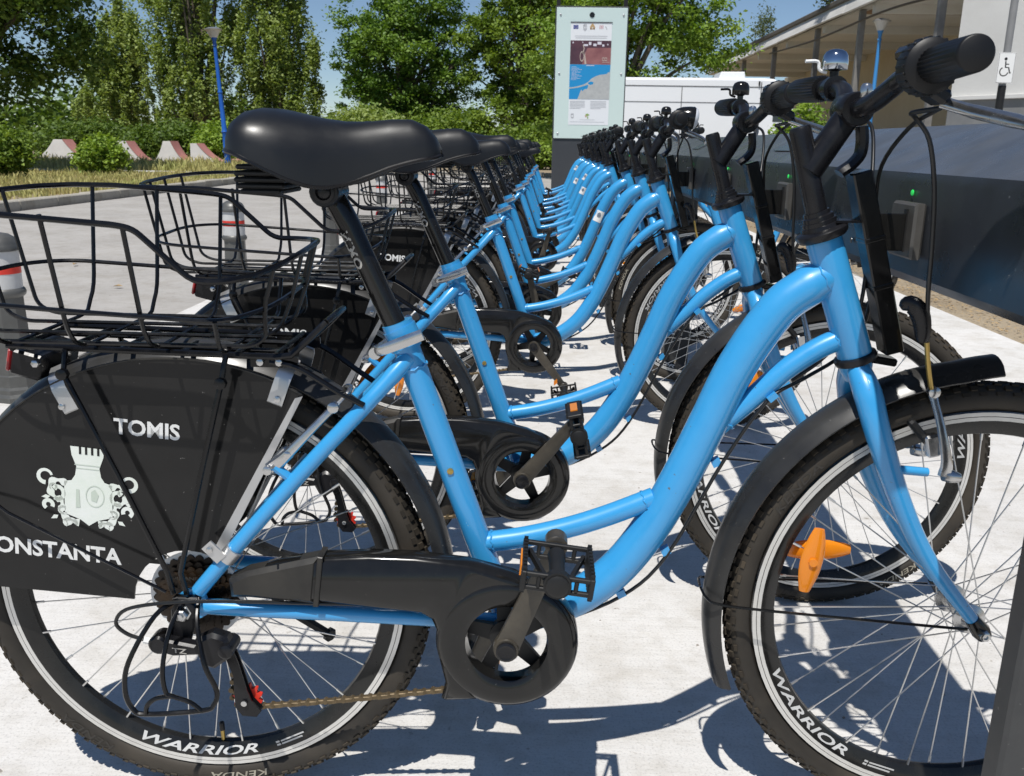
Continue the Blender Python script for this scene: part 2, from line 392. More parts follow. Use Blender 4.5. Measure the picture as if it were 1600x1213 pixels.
def make_wheel(root, rear, detail):
    name = 'rear_wheel' if rear else 'front_wheel'
    rm = MB()
    prof = [(.2875, -.0140), (.2755, -.0145), (.266, -.0112), (.2560, -.0055), (.2540, 0), (.2560, .0055), (.266, .0112), (.2755, .0145), (.2875, .0140), (.283, 0)]
    rm.lathe(prof, axis=(0, 1, 0), n=96, closed=True)
    w = rm.build(name, 'rim_black', root, (0 if rear else WB, 0, RW), smooth=40)
    for s in (-1, 1):
        bt = MB()
        for (r0, r1, yy) in ((.2762, .2813, .01480), (.2822, .2874, .01470)):
            bt.lathe([(r0, s * yy), (r1, s * yy), (r1, s * (yy - .0008)), (r0, s * (yy - .0008))], axis=(0, 1, 0), n=96, closed=True)
        bt.build('brake_track', 'brake_track', w)
    link('tyre', TYRE_ME, w); link('tread', KNOB_ME, w)
    hb = MB()
    if rear: hb.lathe([(.0085, -.068), (.0085, -.055), (.018, -.032), (.0275, -.030), (.0275, -.027), (.018, -.024), (.016, 0), (.018, .024), (.0275, .027), (.0275, .030), (.018, .032), (.0085, .06), (.0085, .068)], axis=(0, 1, 0), n=20)
    else: hb.lathe([(.0075, -.060), (.0075, -.048), (.013, -.035), (.0215, -.031), (.0215, -.027), (.013, -.024), (.0125, 0), (.013, .024), (.0215, .027), (.0215, .031), (.013, .035), (.0075, .048), (.0075, .060)], axis=(0, 1, 0), n=20)
    hb.build('hub', 'silver', w)
    if detail:
        for i in range(36):
            side = -1 if i % 2 == 0 else 1; sg = 1 if (i // 2) % 2 == 0 else -1
            link('spoke', SPOKES[(side, sg, rear)], w, rot=(0, 2 * PI * i / 36 + (sg * .02), 0))
    else:
        sp = MB()
        for i in range(36):
            side = -1 if i % 2 == 0 else 1; sg = 1 if (i // 2) % 2 == 0 else -1
            me = SPOKES[(side, sg, rear)]; R = rot_y(2 * PI * i / 36)
            sp.add([R @ V3(v.co) for v in me.vertices], [tuple(p.vertices) for p in me.polygons])
        tag(sp.build('spokes', 'spoke_steel', w, smooth=60), kind='stuff')
    a0 = math.radians(-5 if rear else -49)
    for j in range(2):
      rl = MB(); arc_text(rl, 'WARRIOR', .0165, .2655, -.0130, a0 + j * PI, True, 2.40, .02, .3)
      rl.v = [(x, -(.0013 + (.0055 + (math.hypot(x, z) - .256) * .57 if math.hypot(x, z) < .266 else .0112 + (math.hypot(x, z) - .266) * .35)), z) for (x, y, z) in rl.v]
      rl.build('rim_lettering', 'rim_print', w, smooth=0)
    sq = MB()
    for (u0, u1, h0, h1) in ((.118, .124, .001, .004), (.126, .165, .001, .0035), (.118, .124, -.004, -.001), (.126, .160, -.0038, -.0012)):
        sq.add([((.2665 - hh) * math.sin(a0 + uu / .2665), -.0128, -(.2665 - hh) * math.cos(a0 + uu / .2665)) for uu, hh in ((u0, h0), (u1, h0), (u1, h1), (u0, h1))], [(0, 1, 2, 3)])
    tag(sq.build('rim_small_print', 'rim_print', w, smooth=0), kind='stuff')
    tl = MB(); a1 = math.radians(173 if rear else 126)
    arc_text(tl, 'KENDA', .0150, .3035, -.0192, a1, False, 1.75, .01, .2)
    tl.build('tyre_lettering', 'tyre_print', w, smooth=0)
    for dg_ in (45, 180):
        te = MB(); arc_text(te, 'KENDA', .0150, .3035, -.0191, a1 + math.radians(dg_), False, 1.75, .01, .2); te.build('worn_tyre_lettering', 'worn_print', w, smooth=0)
    va = MB(); aa = math.radians(2 if rear else 150)
    d = np.array([math.sin(aa), 0, -math.cos(aa)])
    va.tube([d * .256, d * .239], .0032, n=8)
    va.build('valve_stem', 'brass', w)
    vc = MB(); vc.tube([d * .2385, d * .227, d * .2255], [.0040, .0040, .003], n=8); vc.build('valve_cap', 'black_plastic', w)
    for j, (cx, cz, rt, yy) in enumerate(((-.214, .072, 7, -.014), (-.200, .074, 88, .016)) if not rear else ((-.10, .17, -30, .010),)):
        am = MB(); rg = []
        for t in np.linspace(-1, 1, 11):
            wd = .0155 * (1 - .55 * t * t) ; th = .006 * (1 - .5 * t * t)
            rg.append([(wd * math.cos(q), th * math.sin(q), t * .047) for q in np.linspace(0, 2 * PI, 12, endpoint=False)])
        am.loft(rg); am.lathe([(.006, -.009), (.006, 0)], axis=(0, 1, 0), n=10)
        am.build('spoke_reflector', 'amber', w, loc=(cx, yy, cz), rot=(0, math.radians(rt), 0))
    return w
def make_fender(name, root, cx, R, a0, a1, flare):
    mb = MB(); rings = []
    N = 40
    for i in range(N + 1):
        t = i / N; a = math.radians(a0 + (a1 - a0) * t); fl = 0.0
        if flare and t > .93: fl = (t - .93) / .07 * .006
        hw = .0335
        ys = np.linspace(-hw, hw, 9); o = []
        for y in ys:
            q = y / hw; dr = -.013 * q * q - .006 * q ** 6
            o.append((R + dr + fl, y))
        inner = [(r - .0022, y * .955) for r, y in o][::-1]
        rings.append([(cx + r * math.cos(a), y, RW + r * math.sin(a)) for r, y in o + inner])
    mb.loft(rings)
    return mb.build(name, 'fender_black', root, smooth=50)

def rounded(pts, per=5): return [tuple(p) for p in catmull([(x, y, 0) for x, y in pts], per, closed=True)]
GUARD_TILT = math.radians(-5)
def guard_place(y, ox, oz, s=1.0, tilt=GUARD_TILT):
    c, sn = math.cos(tilt), math.sin(tilt)
    return lambda u, v: (ox + s * (u * c - v * sn), y, oz + s * (u * sn + v * c))

def make_bike(detail):
    root = empty('bicycle')
    # ---- frame
    f = MB()
    f.tube([(.4285, 0, .303), (.40, 0, .3845), (.36, 0, .498), (.32, 0, .6105), (.2862, 0, .706)], .0180, n=16)
    mt_ = catmull([(.830, 0, .792), (.802, 0, .776), (.768, 0, .746), (.724, 0, .672), (.692, 0, .593), (.659, 0, .512), (.622, 0, .437), (.579, 0, .376), (.527, 0, .333), (.475, 0, .311), (.433, 0, .303)], 5); f.tube(mt_, [.0215 + .0043 * min(1, i / 4) for i in range(len(mt_))], n=20)
    f.tube(catmull([(.392, 0, .412), (.45, 0, .422), (.51, 0, .438), (.565, 0, .458), (.628, 0, .486)], 4), .0148, n=14)
    f.tube(catmull([(.862, 0, .716), (.826, 0, .698), (.786, 0, .668), (.745, 0, .627), (.700, 0, .585)], 4), .0142, n=14)
    hd = V3((.873 - .818, 0, .693 - .839)); hd /= np.linalg.norm(hd); H0 = V3((.818, 0, .839)); H1 = V3((.875, 0, .688))
    f.tube([H0, H0 + hd * .004, H0 * .5 + H1 * .5, H1 - hd * .004, H1], [.0212, .0222, .0222, .0222, .0212], n=20)
    f.tube([(BBX, -.036, BBZ), (BBX, .036, BBZ)], .021, n=18)
    for s in (-1, 1):
        f.tube(catmull([(.297, s * .010, .676), (.270, s * .030, .646), (.235, s * .046, .608), (.168, s * .056, .536), (.09, s * .063, .447), (.018, s * .067, .361)], 4), [.0115] * 4 + [.0105] * 17, n=12)
        f.tube(catmull([(.012, s * .067, .339), (.09, s * .066, .336), (.18, s * .060, .331), (.30, s * .050, .322), (.36, s * .038, .314), (.415, s * .024, .306)], 4), [.0075] + [.0108] * 20, n=12)
        f.prism([(-.014, .322), (.012, .318), (.032, .330), (.030, .345), (.022, .368), (.006, .364), (-.016, .352)], s * .064, s * .070)
        f.tube([(.262, s * .028, .640), (.262, s * .041, .640)], .0052, n=10)      # eyelet
        f.tube([(.128, s * .058, .538), (.150, s * .056, .519)], .0062, n=8)
        f.tube([(.958, s * .053, .560), (.984, s * .053, .560)], .007, n=10) if False else None
    f.tube([(.293, 0, .686), (.281, 0, .7205)], [.0205, .0205], n=18)             # seat collar
    for (x, z) in ((.700, .5445), (.641, .414), (.583, .3475)):                  # cable guides under the main tube
        f.box((x + .006, -.004, z - .003), (.012, .012, .010), rot_y(-.5))
    f.box((.770, -.012, .636), (.013, .012, .008), rot_y(-.75))
    def bead(c, d, r):
        d = V3(d); d /= np.linalg.norm(d); u = np.array([0, 1., 0]); w_ = np.cross(d, u); c = V3(c)
        f.tube([c + r * (math.cos(q) * u + math.sin(q) * w_) + d * .0012 * math.sin(q * 9) for q in np.linspace(0, 2 * PI, 36, endpoint=False)], .0012, n=6, closed=True)
    bead((.8215, 0, .7880), (.034, 0, .019), .0232); bead((.8475, 0, .7095), (.036, 0, .018), .0138); bead((.4085, 0, .4150), (.058, 0, .010), .0151); bead((.616, 0, .4800), (.063, 0, .028), .0152); bead((.716, 0, .599), (.045, 0, .042), .0146); bead((.302, 0, .661), (.30, 0, -.84), .0187)
    frame = f.build('frame', 'blue_paint', root, smooth=40)
    for (x, z) in ((.352, .523), (.412, .352)):
        b = MB(); b.lathe([(.0045, 0), (.0045, .0025), (.002, .0035)], (x, -.0172, z), (0, -1, 0), n=10); b.build('bolt', 'brass', frame)
    ey = MB(); ey.lathe([(.0028, 0), (.0028, .001)], (.262, -.041, .640), (0, -1, 0), n=10); ey.build('eyelet_hole', 'black_matte', frame)
    # ---- fork
    k = MB()
    for s in (-1, 1):
        pts = catmull([(.876, s * .010, .676), (.884, s * .034, .648), (.899, s * .050, .596), (.934, s * .055, .512), (.981, s * .057, .430), (1.052, s * .060, .344)], 5)
        m = len(pts); k.tube(pts, [(.0150 + .0042 * min(1, i / 5)) - .0107 * (i / (m - 1)) ** 1.3 for i in range(m)], n=14)
    k.tube([(.868, 0, .700), (.877, 0, .676), (.882, 0, .660)], [.0195, .0215, .016], n=18)
    for s in (-1, 1): k.tube([(.916, s * .054, .556), (.964, s * .052, .552)], .0058, n=10)
    fork = k.build('fork', 'blue_paint', root, smooth=45)
    for s in (-1, 1):
        t = MB(); t.tube([(1.046, s * .060, .351), (1.060, s * .060, .334), (1.066, s * .060, .326)], [.0095, .0125, .010], n=12)
        t.build('fork_tip', 'black_gloss', fork)
    for s in (-1, 1):
        t = MB(); t.lathe([(.0072, .060), (.0072, .078), (.0055, .079), (.0035, .079), (.0035, .077)], (1.058, 0, .335), (0, s, 0), n=6)
        t.build('axle_nut', 'silver', fork)
    # ---- wheels and fenders
    make_wheel(root, True, detail); make_wheel(root, False, detail)
    ff = make_fender('front_fender', root, WB, .3545, 201, 91, True)
    rf = make_fender('rear_fender', root, 0, .3585, 7, 168, False)
    for s in (-1, 1):
        st = MB(); st.tube(catmull([(.699, s * .004, .356), (.703, s * .03, .354), (.72, s * .040, .350), (.80, s * .048, .346), (1.04, s * .064, .338)], 4), .0020, n=6)
        st.build('fender_stay', 'wire_black', ff)
    for s in (-1, 1):
        st = MB(); st.tube([(-.325, s * .036, .52), (-.224, s * .075, .470), (-.02, s * .082, .366)], .0022, n=6)
        st.build('fender_stay', 'wire_black', rf)
    # ---- coat guards
    for s in (-1, 1):
        g = MB(); R = .343; poly = []
        for a in np.linspace(60.6, 176, 30): poly.append((R * math.cos(math.radians(a)), RW + R * math.sin(math.radians(a))))
        poly.append((-.335, .356)); poly.append((-.078, .338))
        for a in np.linspace(176, 64, 10): poly.append((.078 * math.cos(math.radians(a)), RW + .078 * math.sin(math.radians(a))))
        poly.append((.046, .416))
        g.prism(poly, s * .0505, s * .0535)
        gd = g.build('coat_guard', 'guard_black', root, smooth=20)
        e = MB(); rim = [(R * math.cos(math.radians(a)), s * .0538, RW + R * math.sin(math.radians(a))) for a in np.linspace(61, 175, 40)]
        e.tube(rim, .0016, n=5); e.build('guard_edge', 'dusty_black', gd)
        e = MB(); e.prism([(.168, .633), (.158, .630), (.040, .420), (.052, .414)], s * .0537, s * .0560); e.build('edge_strip', 'aluminium', gd)
        for (x, z, w2, ang) in ((-.141, .625, .017, -.42), (.139, .642, .017, .36)):
            c = MB(); ca_, sa_ = math.cos(ang), math.sin(ang); pr_ = [(s * .0562, -.022), (s * .0562, .010), (s * .050, .026), (s * .034, .037)]
            ring_ = lambda q, o_: [(x + q * ca_ + hh * sa_, yy, z - q * sa_ + hh * ca_) for yy, hh in [(a_ + (o_ * s), b_ + o_) for a_, b_ in pr_]]
            vs_ = ring_(-.010, 0) + ring_(.010, 0) + ring_(-.010, .0018) + ring_(.010, .0018); c.add(vs_, [(i_, i_ + 1, i_ + 5, i_ + 4) for i_ in range(3)] + [(i_ + 8, i_ + 12, i_ + 13, i_ + 9) for i_ in range(3)] + [(i_, i_ + 8, i_ + 9, i_ + 1) for i_ in range(3)] + [(i_ + 4, i_ + 5, i_ + 13, i_ + 12) for i_ in range(3)] + [(0, 4, 12, 8), (3, 11, 15, 7)])
            c.build('clip', 'aluminium', gd)
            c = MB(); c.lathe([(.0042, 0), (.0042, .002), (.001, .003)], (x - .003, s * .0582, z - .013), (0, s, 0), n=8); c.build('rivet', 'silver', gd)
        if s < 0:
            y = -.0542
            for body, sz, ox, oz, xs in (('TOMIS', .0290, -.038, .583, 1.02), ('CONSTANTA', .0318, -.186, .409, 1.0)):
                v, fc = text_geo(body, sz, .028); pl = guard_place(y, ox, oz)
                L = MB(); L.add([pl(a * xs, b) for a, b, _ in v], fc); L.build('lettering', 'white_print', gd, smooth=0)
            pl = guard_place(y, -.125, .500)
            c = MB()
            c.poly2([(-.031, .006), (-.021, .008), (-.016, .016), (-.014, .028), (-.020, .044), (-.0215, .056), (.0235, .0555), (.0220, .044), (.0165, .028), (.0185, .016), (.023, .009), (.033, .006), (.033, -.040), (.012, -.047), (.001, -.055), (-.010, -.047), (-.031, -.040)], pl)
            sw = [(-.030, .002), (-.038, .006), (-.047, .005), (-.052, -.002), (-.051, -.012), (-.045, -.019), (-.038, -.022), (-.036, -.030), (-.038, -.038), (-.033, -.046), (-.024, -.050), (-.014, -.052)]
            for mir in (1, -1):
                P = [(mir * (x + .001) + .001, z) for x, z in sw]
                c.ribbon([p[:2] for p in catmull([(x, z, 0) for x, z in P], 4)], [.0075 + .0035 * math.sin(i * .9) for i in range(45)], place=pl)
                c.ribbon([(mir * (-.056 - .009 * math.cos(q)) , .010 + .009 * math.sin(q)) for q in np.linspace(-1.6, 2.9, 14)], [.0062 - .00022 * q_ for q_ in range(14)], place=pl)
                c.ribbon([(mir * (-.046 + .0045 * math.cos(q)), -.004 + .0045 * math.sin(q)) for q in np.linspace(-1, 4, 12)], [.0036 - .00015 * q_ for q_ in range(12)], place=pl)
                c.ribbon([(mir * (-.033 + .006 * math.cos(q)), -.036 + .005 * math.sin(q)) for q in np.linspace(1, 5.5, 12)], .0032, place=pl)
                c.poly2([(mir * -.056, -.016), (mir * -.062, -.020), (mir * -.054, -.022), (mir * -.050, -.018)], pl); c.poly2([(mir * -.046, -.044), (mir * -.050, -.050), (mir * -.042, -.049), (mir * -.040, -.044)], pl); c.poly2([(mir * -.028, -.052), (mir * -.030, -.059), (mir * -.023, -.056), (mir * -.020, -.052)], pl)
                c.ribbon([(mir * (-.040 + .008 * math.cos(q)), -.012 + .009 * math.sin(q)) for q in np.linspace(-2.2, 2.4, 12)], .0055, place=pl)
                c.ribbon([(mir * (-.053 + .006 * math.cos(q)), -.030 + .006 * math.sin(q)) for q in np.linspace(-.5, 4.2, 12)], .0055, place=pl)
                c.ribbon([(mir * (-.024 + .008 * math.cos(q)), -.053 + .005 * math.sin(q)) for q in np.linspace(-.5, 4.2, 12)], .0050, place=pl)
            c.build('crest', 'crest_print', gd, smooth=0)
            pl2 = guard_place(y - .0004, -.125, .500)
            d = MB()
            for x in (-.010, -.002, .006, .014): d.poly2([(x, .046), (x + .003, .046), (x + .003, .0565), (x, .0565)], pl2)
            d.build('crest_slits', 'guard_black', gd, smooth=0)
            d = MB()
            d.ribbon([(-.0165, .031), (.018, .031)], .0010, place=pl2); d.ribbon([(-.0145, .026), (.0168, .026)], .0008, place=pl2)
            d.poly2([(-.016, -.030), (-.010, -.030), (-.011, -.004), (-.015, -.004)], pl2)
            d.ribbon([(.010 + .012 * math.cos(q), -.012 + .015 * math.sin(q)) for q in np.linspace(0, 6.28, 20)], .0012, place=pl2)
            d.poly2([(.005, -.018), (.012, -.020), (.015, -.010), (.010, -.002), (.005, -.006)], pl2)
            d.build('crest_detail', 'crest_shade', gd, smooth=0)
    # ---- saddle, seat post
    sa = MB(); rings = []
    xs = [.0895, .0925, .0995, .111, .127, .147, .170, .196, .224, .252, .280, .304, .322, .334, .340]
    top = [.948, .962, .973, .981, .9845, .9835, .979, .9735, .970, .9705, .9735, .9735, .966, .953, .940]
    hw = [.045, .066, .082, .092, .0955, .0945, .088, .074, .057, .043, .0350, .0310, .0275, .0215, .012]
    bot = [.936, .933, .9315, .929, .922, .912, .901, .8925, .8935, .903, .914, .921, .925, .927, .930]
    for x, t_, h, b in zip(xs, top, hw, bot):
        rg = []
        for q in np.linspace(-PI / 2, PI / 2, 17):
            sn, cs = math.sin(q), math.cos(q)
            y = h * np.sign(sn) * abs(sn) ** .78; z = b + (t_ - b) * abs(cs) ** .62
            rg.append((x, y, z))
        for q in np.linspace(.9, -.9, 7): rg.append((x, h * q * .93, b + .006 + (t_ - b) * .25 * (1 - q * q)))
        rings.append(rg)
    sa.loft(rings); saddle = sa.build('saddle', 'saddle', root, smooth=70)
    for s in (-1, 1):
        e = MB(); e.tube(catmull([(x, s * h * .985, b + .0015) for x, h, b in zip(xs, hw, bot)], 3), .0026, n=6)
        e.build('saddle_piping', 'black_plastic', saddle)
    u = MB()
    for zz, rr in ((.915, .030), (.9075, .033), (.900, .033), (.8925, .031), (.886, .026)):
        u.box((.126, 0, zz), (rr * 1.9, .10, .0062), None, .002)
    u.build('saddle_bumper', 'black_matte', saddle)
    u = MB()
    for s in (-1, 1): u.tube(catmull([(.12, s * .022, .905), (.17, s * .022, .897), (.23, s * .022, .897), (.30, s * .012, .925)], 4), .0035, n=6)
    u.lathe([(.008, -.032), (.017, -.032), (.0185, -.030), (.0185, .030), (.017, .032), (.008, .032)], (.199, 0, .886), (0, 1, 0), n=18)
    for s in (-1, 1):
        u.lathe([(.0125, .030), (.0135, .0335), (.010, .0345), (.009, .032), (.006, .0345), (.003, .035)], (.199, 0, .886), (0, s, 0), n=16)
    u.build('saddle_clamp', 'black_plastic', saddle)
    p = MB(); d = V3((.2862 - .199, 0, .706 - .886)); d /= np.linalg.norm(d)
    p.tube([V3((.201, 0, .880)), V3((.210, 0, .868)), V3((.222, 0, .845)), V3((.300, 0, .668))], [.0135, .0150, .0150, .0150], n=16)
    post = p.build('seat_post', 'black_gloss', root)
    v, fc = text_geo('NIMO', .017, .03); L = MB()
    c0 = V3((.2345, 0, .8165)); dirp = V3((.300 - .222, 0, .668 - .845)); dirp /= np.linalg.norm(dirp); nr = np.array([-dirp[2], 0, dirp[0]])  # across
    out = []
    for (a, b, _) in v:
        ph = -(b / .0152) - .55; out.append(tuple(c0 + dirp * (a * 1.15) + .01525 * (math.cos(ph) * np.array([0, -1., 0]) + math.sin(ph) * nr)))
    L.add(out, fc); L.build('lettering', 'grey_print', post, smooth=0)
    q = MB()
    q.tube([(.2945, 0, .690), (.2835, 0, .7135)], .0222, n=18)
    q.build('seat_clamp', 'blue_paint', root)
    q = MB(); q.tube(catmull([(.250, -.010, .682), (.258, -.026, .686), (.275, -.031, .6935), (.318, -.030, .711)], 4), [.005, .0055, .006, .0065, .007, .0072, .0075, .0076, .0077, .0078, .008, .008, .0075], n=10, flat=.42, up=(0, 1, 0))
    q.tube([(.256, -.022, .684), (.256, .018, .684)], .0052, n=10); q.lathe([(.008, 0), (.008, .008)], (.256, -.020, .684), (0, -1, 0), n=12)
    q.build('quick_release_lever', 'silver', root)
    # ---- rear rack
    rk = MB(); zr = .690
    for y in (-.066, .066): rk.tube([(-.200, y, zr + .003), (.140, y, zr - .004), (.158, y * .98, zr - .002), (.180, y * .9, zr + .018), (.200, y * .75, zr + .038)], .0042, n=8)
    rk.tube([(.200, -.050, zr + .038), (.204, 0, zr + .042), (.200, .050, zr + .038)], .0042, n=8)
    for y in (-.025, .025): rk.tube([(-.19, y, zr), (.145, y, zr - .006)], .0035, n=6)
    for x in (-.195, -.13, -.06, .02, .09, .14): rk.tube([(x, -.066, zr - .001), (x, .066, zr - .001)], .0035, n=6)
    rk.box((.135, -.058, zr - .012), (.06, .004, .014)); rk.box((.135, .058, zr - .012), (.06, .004, .014))
    rack = rk.build('rear_rack', 'wire_black', root)
    for s in (-1, 1):
        for (x0, z0, x1) in ((-.124, .690, -.016), (.078, .688, .002)):
            r = MB(); xm, zm = (x0, .662) if x0 < 0 else (.074, .655)
            r.tube([(x0, s * .070, z0), (xm, s * .082, zm), (x1 * .5 + xm * .5, s * .080, .53), (x1, s * .082, .395), (x1 + .004, s * .078, .362)], .0038, n=8)
            r.lathe([(.0075, 0), (.0075, .008), (.003, .0095)], (xm, s * .080, zm), (0, s, 0), n=8)
            r.build('strut', 'wire_black', rack)
        r = MB(); r.tube(catmull([(.13, s * .06, zr - .012), (.165, s * .062, .672), (.215, s * .058, .640), (.245, s * .052, .622)], 4), .0040, n=8); r.build('strut', 'wire_black', rack)
        for x in (.118, .142):
            b = MB(); b.lathe([(.0046, 0), (.0046, .004), (.002, .005)], (x, s * .0605, zr - .012), (0, s, 0), n=8); b.build('bolt', 'silver', rack)
    # reflector on the rack
    r = MB(); r.box((-.190, 0, .663), (.040, .10, .034), rot_y(.25), .003); ref = r.build('rear_reflector', 'black_plastic', root)
    r = MB(); r.box((-.2135, 0, .669), (.006, .094, .030), rot_y(.25), .002); r.build('lens', 'red_lens', ref)
    r = MB(); r.lathe([(.005, 0), (.005, .009), (.003, .010)], (-.172, -.051, .668), (0, -1, 0), n=6); r.build('nut', 'silver', ref)
    # ---- wire basket
    W = .158; zt = .862
    def lz(y): return .004 + .055 * y            # the basket sits slightly askew
    top_rim = [(-.288, -W + .110, zt + .004), (-.278, -W + .060, zt + .004), (-.255, -W + .022, zt + .005), (-.215, -W + .002, zt + .006), (-.15, -W, zt + .006), (-.004, -W, zt - .004), (.016, -W, zt - .008), (.078, -W, .797), (.112, -W, .797), (.140, -W + .025, .800), (.160, -W + .07, .806), (.170, -W + .120, .811)]
    tr = top_rim + [(x, -y, z) for x, y, z in top_rim[::-1]]
    tr = [(x, y, z + lz(y)) for x, y, z in tr]
    wires = [('rim', fillet(tr, .014, 4, closed=True), .0037)]
    W2 = .138
    mid = [(-.272, -W2 + .090, .765), (-.262, -W2 + .050, .765), (-.240, -W2 + .018, .764), (-.205, -W2 + .002, .763), (-.10, -W2, .757), (.100, -W2, .746), (.140, -W2 + .05, .752), (.152, -.04, .757)]
    wires.append(('mid', fillet([(x, y, z + lz(y)) for x, y, z in mid + [(x, -y, z) for x, y, z in mid[::-1]]], .03, 4, closed=True), .0030))
    for x in (-.182, -.088, .004, .092):
        z = zt + .006 if x < -.05 else (zt - .004 if x < .05 else .746)
        pts = [(x, -W if x < .05 else -W2, z), (x * .985, -W + .036, .701), (x * .985, 0, .701)]
        full = fillet(pts + [(a, -b, c) for a, b, c in pts[-2::-1]], .046, 6)
        wires.append(('u', [(p[0], p[1], p[2] + lz(p[1]) * (1 if p[2] > .71 else .3)) for p in full], .0028))
    for y in (-.092, -.034, .034, .092):
        fx = .170 if abs(y) < .05 else .152
        rx_ = -.287 if abs(y) < .05 else -.276
        pts = [(rx_, y, zt + .004 + lz(y)), (rx_ + .030, y, .716), (rx_ + .055, y, .7045), (.118, y, .7045), (.138, y, .716), (fx - .016, y, .752 + lz(y)), (fx, y, .811 + lz(y) if abs(y) < .05 else .806 + lz(y))]
        wires.append(('l', fillet(pts, .02, 4), .0028))
    if detail:
        bk = MB(); bk.tube(wires[0][1], wires[0][2], n=8, closed=True); basket = bk.build('wire_basket', 'wire_black', root)
        for nm, pts, r in wires[1:]:
            w_ = MB(); w_.tube(pts, r, n=6, closed=(nm == 'mid')); w_.build('wire', 'wire_black', basket)
    else:
        bk = MB()
        for nm, pts, r in wires: bk.tube(pts, r, n=6, closed=nm in ('rim', 'mid'))
        bk.build('wire_basket', 'wire_black', root)
    # ---- chain case, crankset, chain
    cc = MB(); ro, ri = .0955, .0535
    cc.lathe([(ri, -.066), (ri + .002, -.080), (ri + .007, -.083), (.074, -.086), (ro - .010, -.0845), (ro - .003, -.080), (ro, -.072), (ro, -.052), (ro - .004, -.052), (ri, -.060)], (BBX, 0, BBZ), (0, 1, 0), n=48, closed=True)
    arm = [(.072, .366), (.074, .383), (.09, .396), (.13, .4105), (.185, .4205), (.25, .4255), (.312, .425), (.38, .418), (.44, .403), (.49, .381)]
    for a in np.linspace(52, 232, 16): arm.append((BBX + .078 * math.cos(math.radians(a)), BBZ + .078 * math.sin(math.radians(a))))
    arm += [(.392, .216), (.350, .2125), (.345, .216), (.351, .240), (.343, .275), (.341, .315), (.333, .335), (.318, .3435), (.263, .348), (.188, .355), (.135, .362), (.09, .364)]
    cc.prism(arm, -.050, -.0825, b=.0065)
    case = cc.build('chain_case', 'black_gloss', root, smooth=50)
    c = MB(); c.prism([(.176, .352), (.183, .352), (.192, .4235), (.185, .4245)], -.051, -.0850, b=.001); c.prism([(.066, .360), (.064, .385), (.088, .398), (.186, .4225), (.178, .354), (.09, .360)], -.052, -.0838, b=.006)
    c.build('end_cap', 'dusty_black', case, smooth=40)
    cr = MB()
    cr.lathe([(.066, -.047), (.078, -.047), (.080, -.049), (.078, -.051), (.066, -.051)], axis=(0, 1, 0), n=60, closed=True)
    for j in range(5):
        a = 2 * PI * j / 5 + .5; R = rot_y(-a)
        cr.add([R @ V3(q) for q in [(.012, -.058, -.012), (.070, -.052, -.008), (.070, -.052, .008), (.012, -.058, .012), (.012, -.048, -.012), (.070, -.047, -.008), (.070, -.047, .008), (.012, -.048, .012)]], [(0, 1, 2, 3), (4, 7, 6, 5), (0, 4, 5, 1), (3, 2, 6, 7), (1, 5, 6, 2), (0, 3, 7, 4)])
    cr.lathe([(.024, -.060), (.024, -.046)], axis=(0, 1, 0), n=20)
    crank = cr.build('crankset', 'black_matte', root, (BBX, 0, BBZ))
    CA = math.radians(68.6)
    crank.rotation_euler = (0, -CA, 0)
    for s, side in ((1, -1), (-1, 1)):
        a = MB(); rg = []
        for t in np.linspace(0, 1, 9):
            x = s * .168 * t; w_ = .0165 - .006 * t; th = .0075 - .001 * t; yy = side * (.086 + .016 * t)
            rg.append([(x, yy + th * sy, w_ * sz) for sy, sz in ((-1, -.75), (-.6, -1), (.6, -1), (1, -.75), (1, .75), (.6, 1), (-.6, 1), (-1, .75))])
        a.loft(rg); a.lathe([(.0165, .076), (.0175, .080), (.0175, .094), (.0160, .097), (.012, .097)], (0, 0, 0), (0, side, 0), n=20)
        a.lathe([(.0145, .084), (.0145, .108), (.012, .110)], (s * .168, 0, 0), (0, side, 0), n=16)
        a.build('crank_arm', 'crank_grey', crank, smooth=45)
        cp = MB(); cp.lathe([(.0135, .096), (.0135, .1005), (.011, .1018), (.008, .1005)], (0, 0, 0), (0, side, 0), n=18); cp.build('dust_cap', 'black_plastic', crank)
        pd = MB()
        pd.lathe([(.0085, .006), (.0085, .022), (.0115, .026), (.0095, .05), (.0095, .085), (.0135, .090), (.0135, .108), (.010, .110)], (0, 0, 0), (0, side, 0), n=14)
        for yy in (.016, .100):
            for zz in (-.0085, .0085): pd.box((0, side * yy, zz), (.076, .006, .0055), None, .001)
            for xx in (-.022, .022): pd.box((xx, side * yy, 0), (.005, .006, .017), None, .001)
        pd.lathe([(.0125, .094), (.0165, .094), (.0165, .106), (.0125, .106)], (0, 0, 0), (0, side, 0), n=18, closed=True)
        for xx in (-.0395, .0395):
            pd.box((xx, side * .059, 0), (.006, .092, .025), None, .001)
            for j in range(10): pd.box((xx, side * (.018 + .0090 * j), .0135), (.005, .0042, .005)); pd.box((xx, side * (.020 + .0088 * j), -.0135), (.005, .0042, .005))
        for xx in (-.024, .024): pd.box((xx, side * .055, 0), (.0045, .066, .008), rot_z(.28 * np.sign(xx) * side))
        pdo = pd.build('pedal', 'black_matte', crank, loc=(s * .168, side * .106, 0), rot=(0, CA + .12, 0))
        for xx in (-.0432, .0432):
          rf_ = MB(); rf_.box((xx, side * .055, 0), (.0022, .046, .013))
          rf_.build('pedal_reflector', 'amber', crank, loc=(s * .168, side * .106, 0), rot=(0, CA + .12, 0))
    ch = MB()
    path = [(.350, .2155), (.30, .2075), (.2, .1925), (.1, .1800), (.074, .1765), (.060, .182), (.0535, .196), (.057, .215), (.060, .240), (.055, .262), (.046, .284)]
    pts = []; acc = 0.0; P = [np.array(p) for p in path]
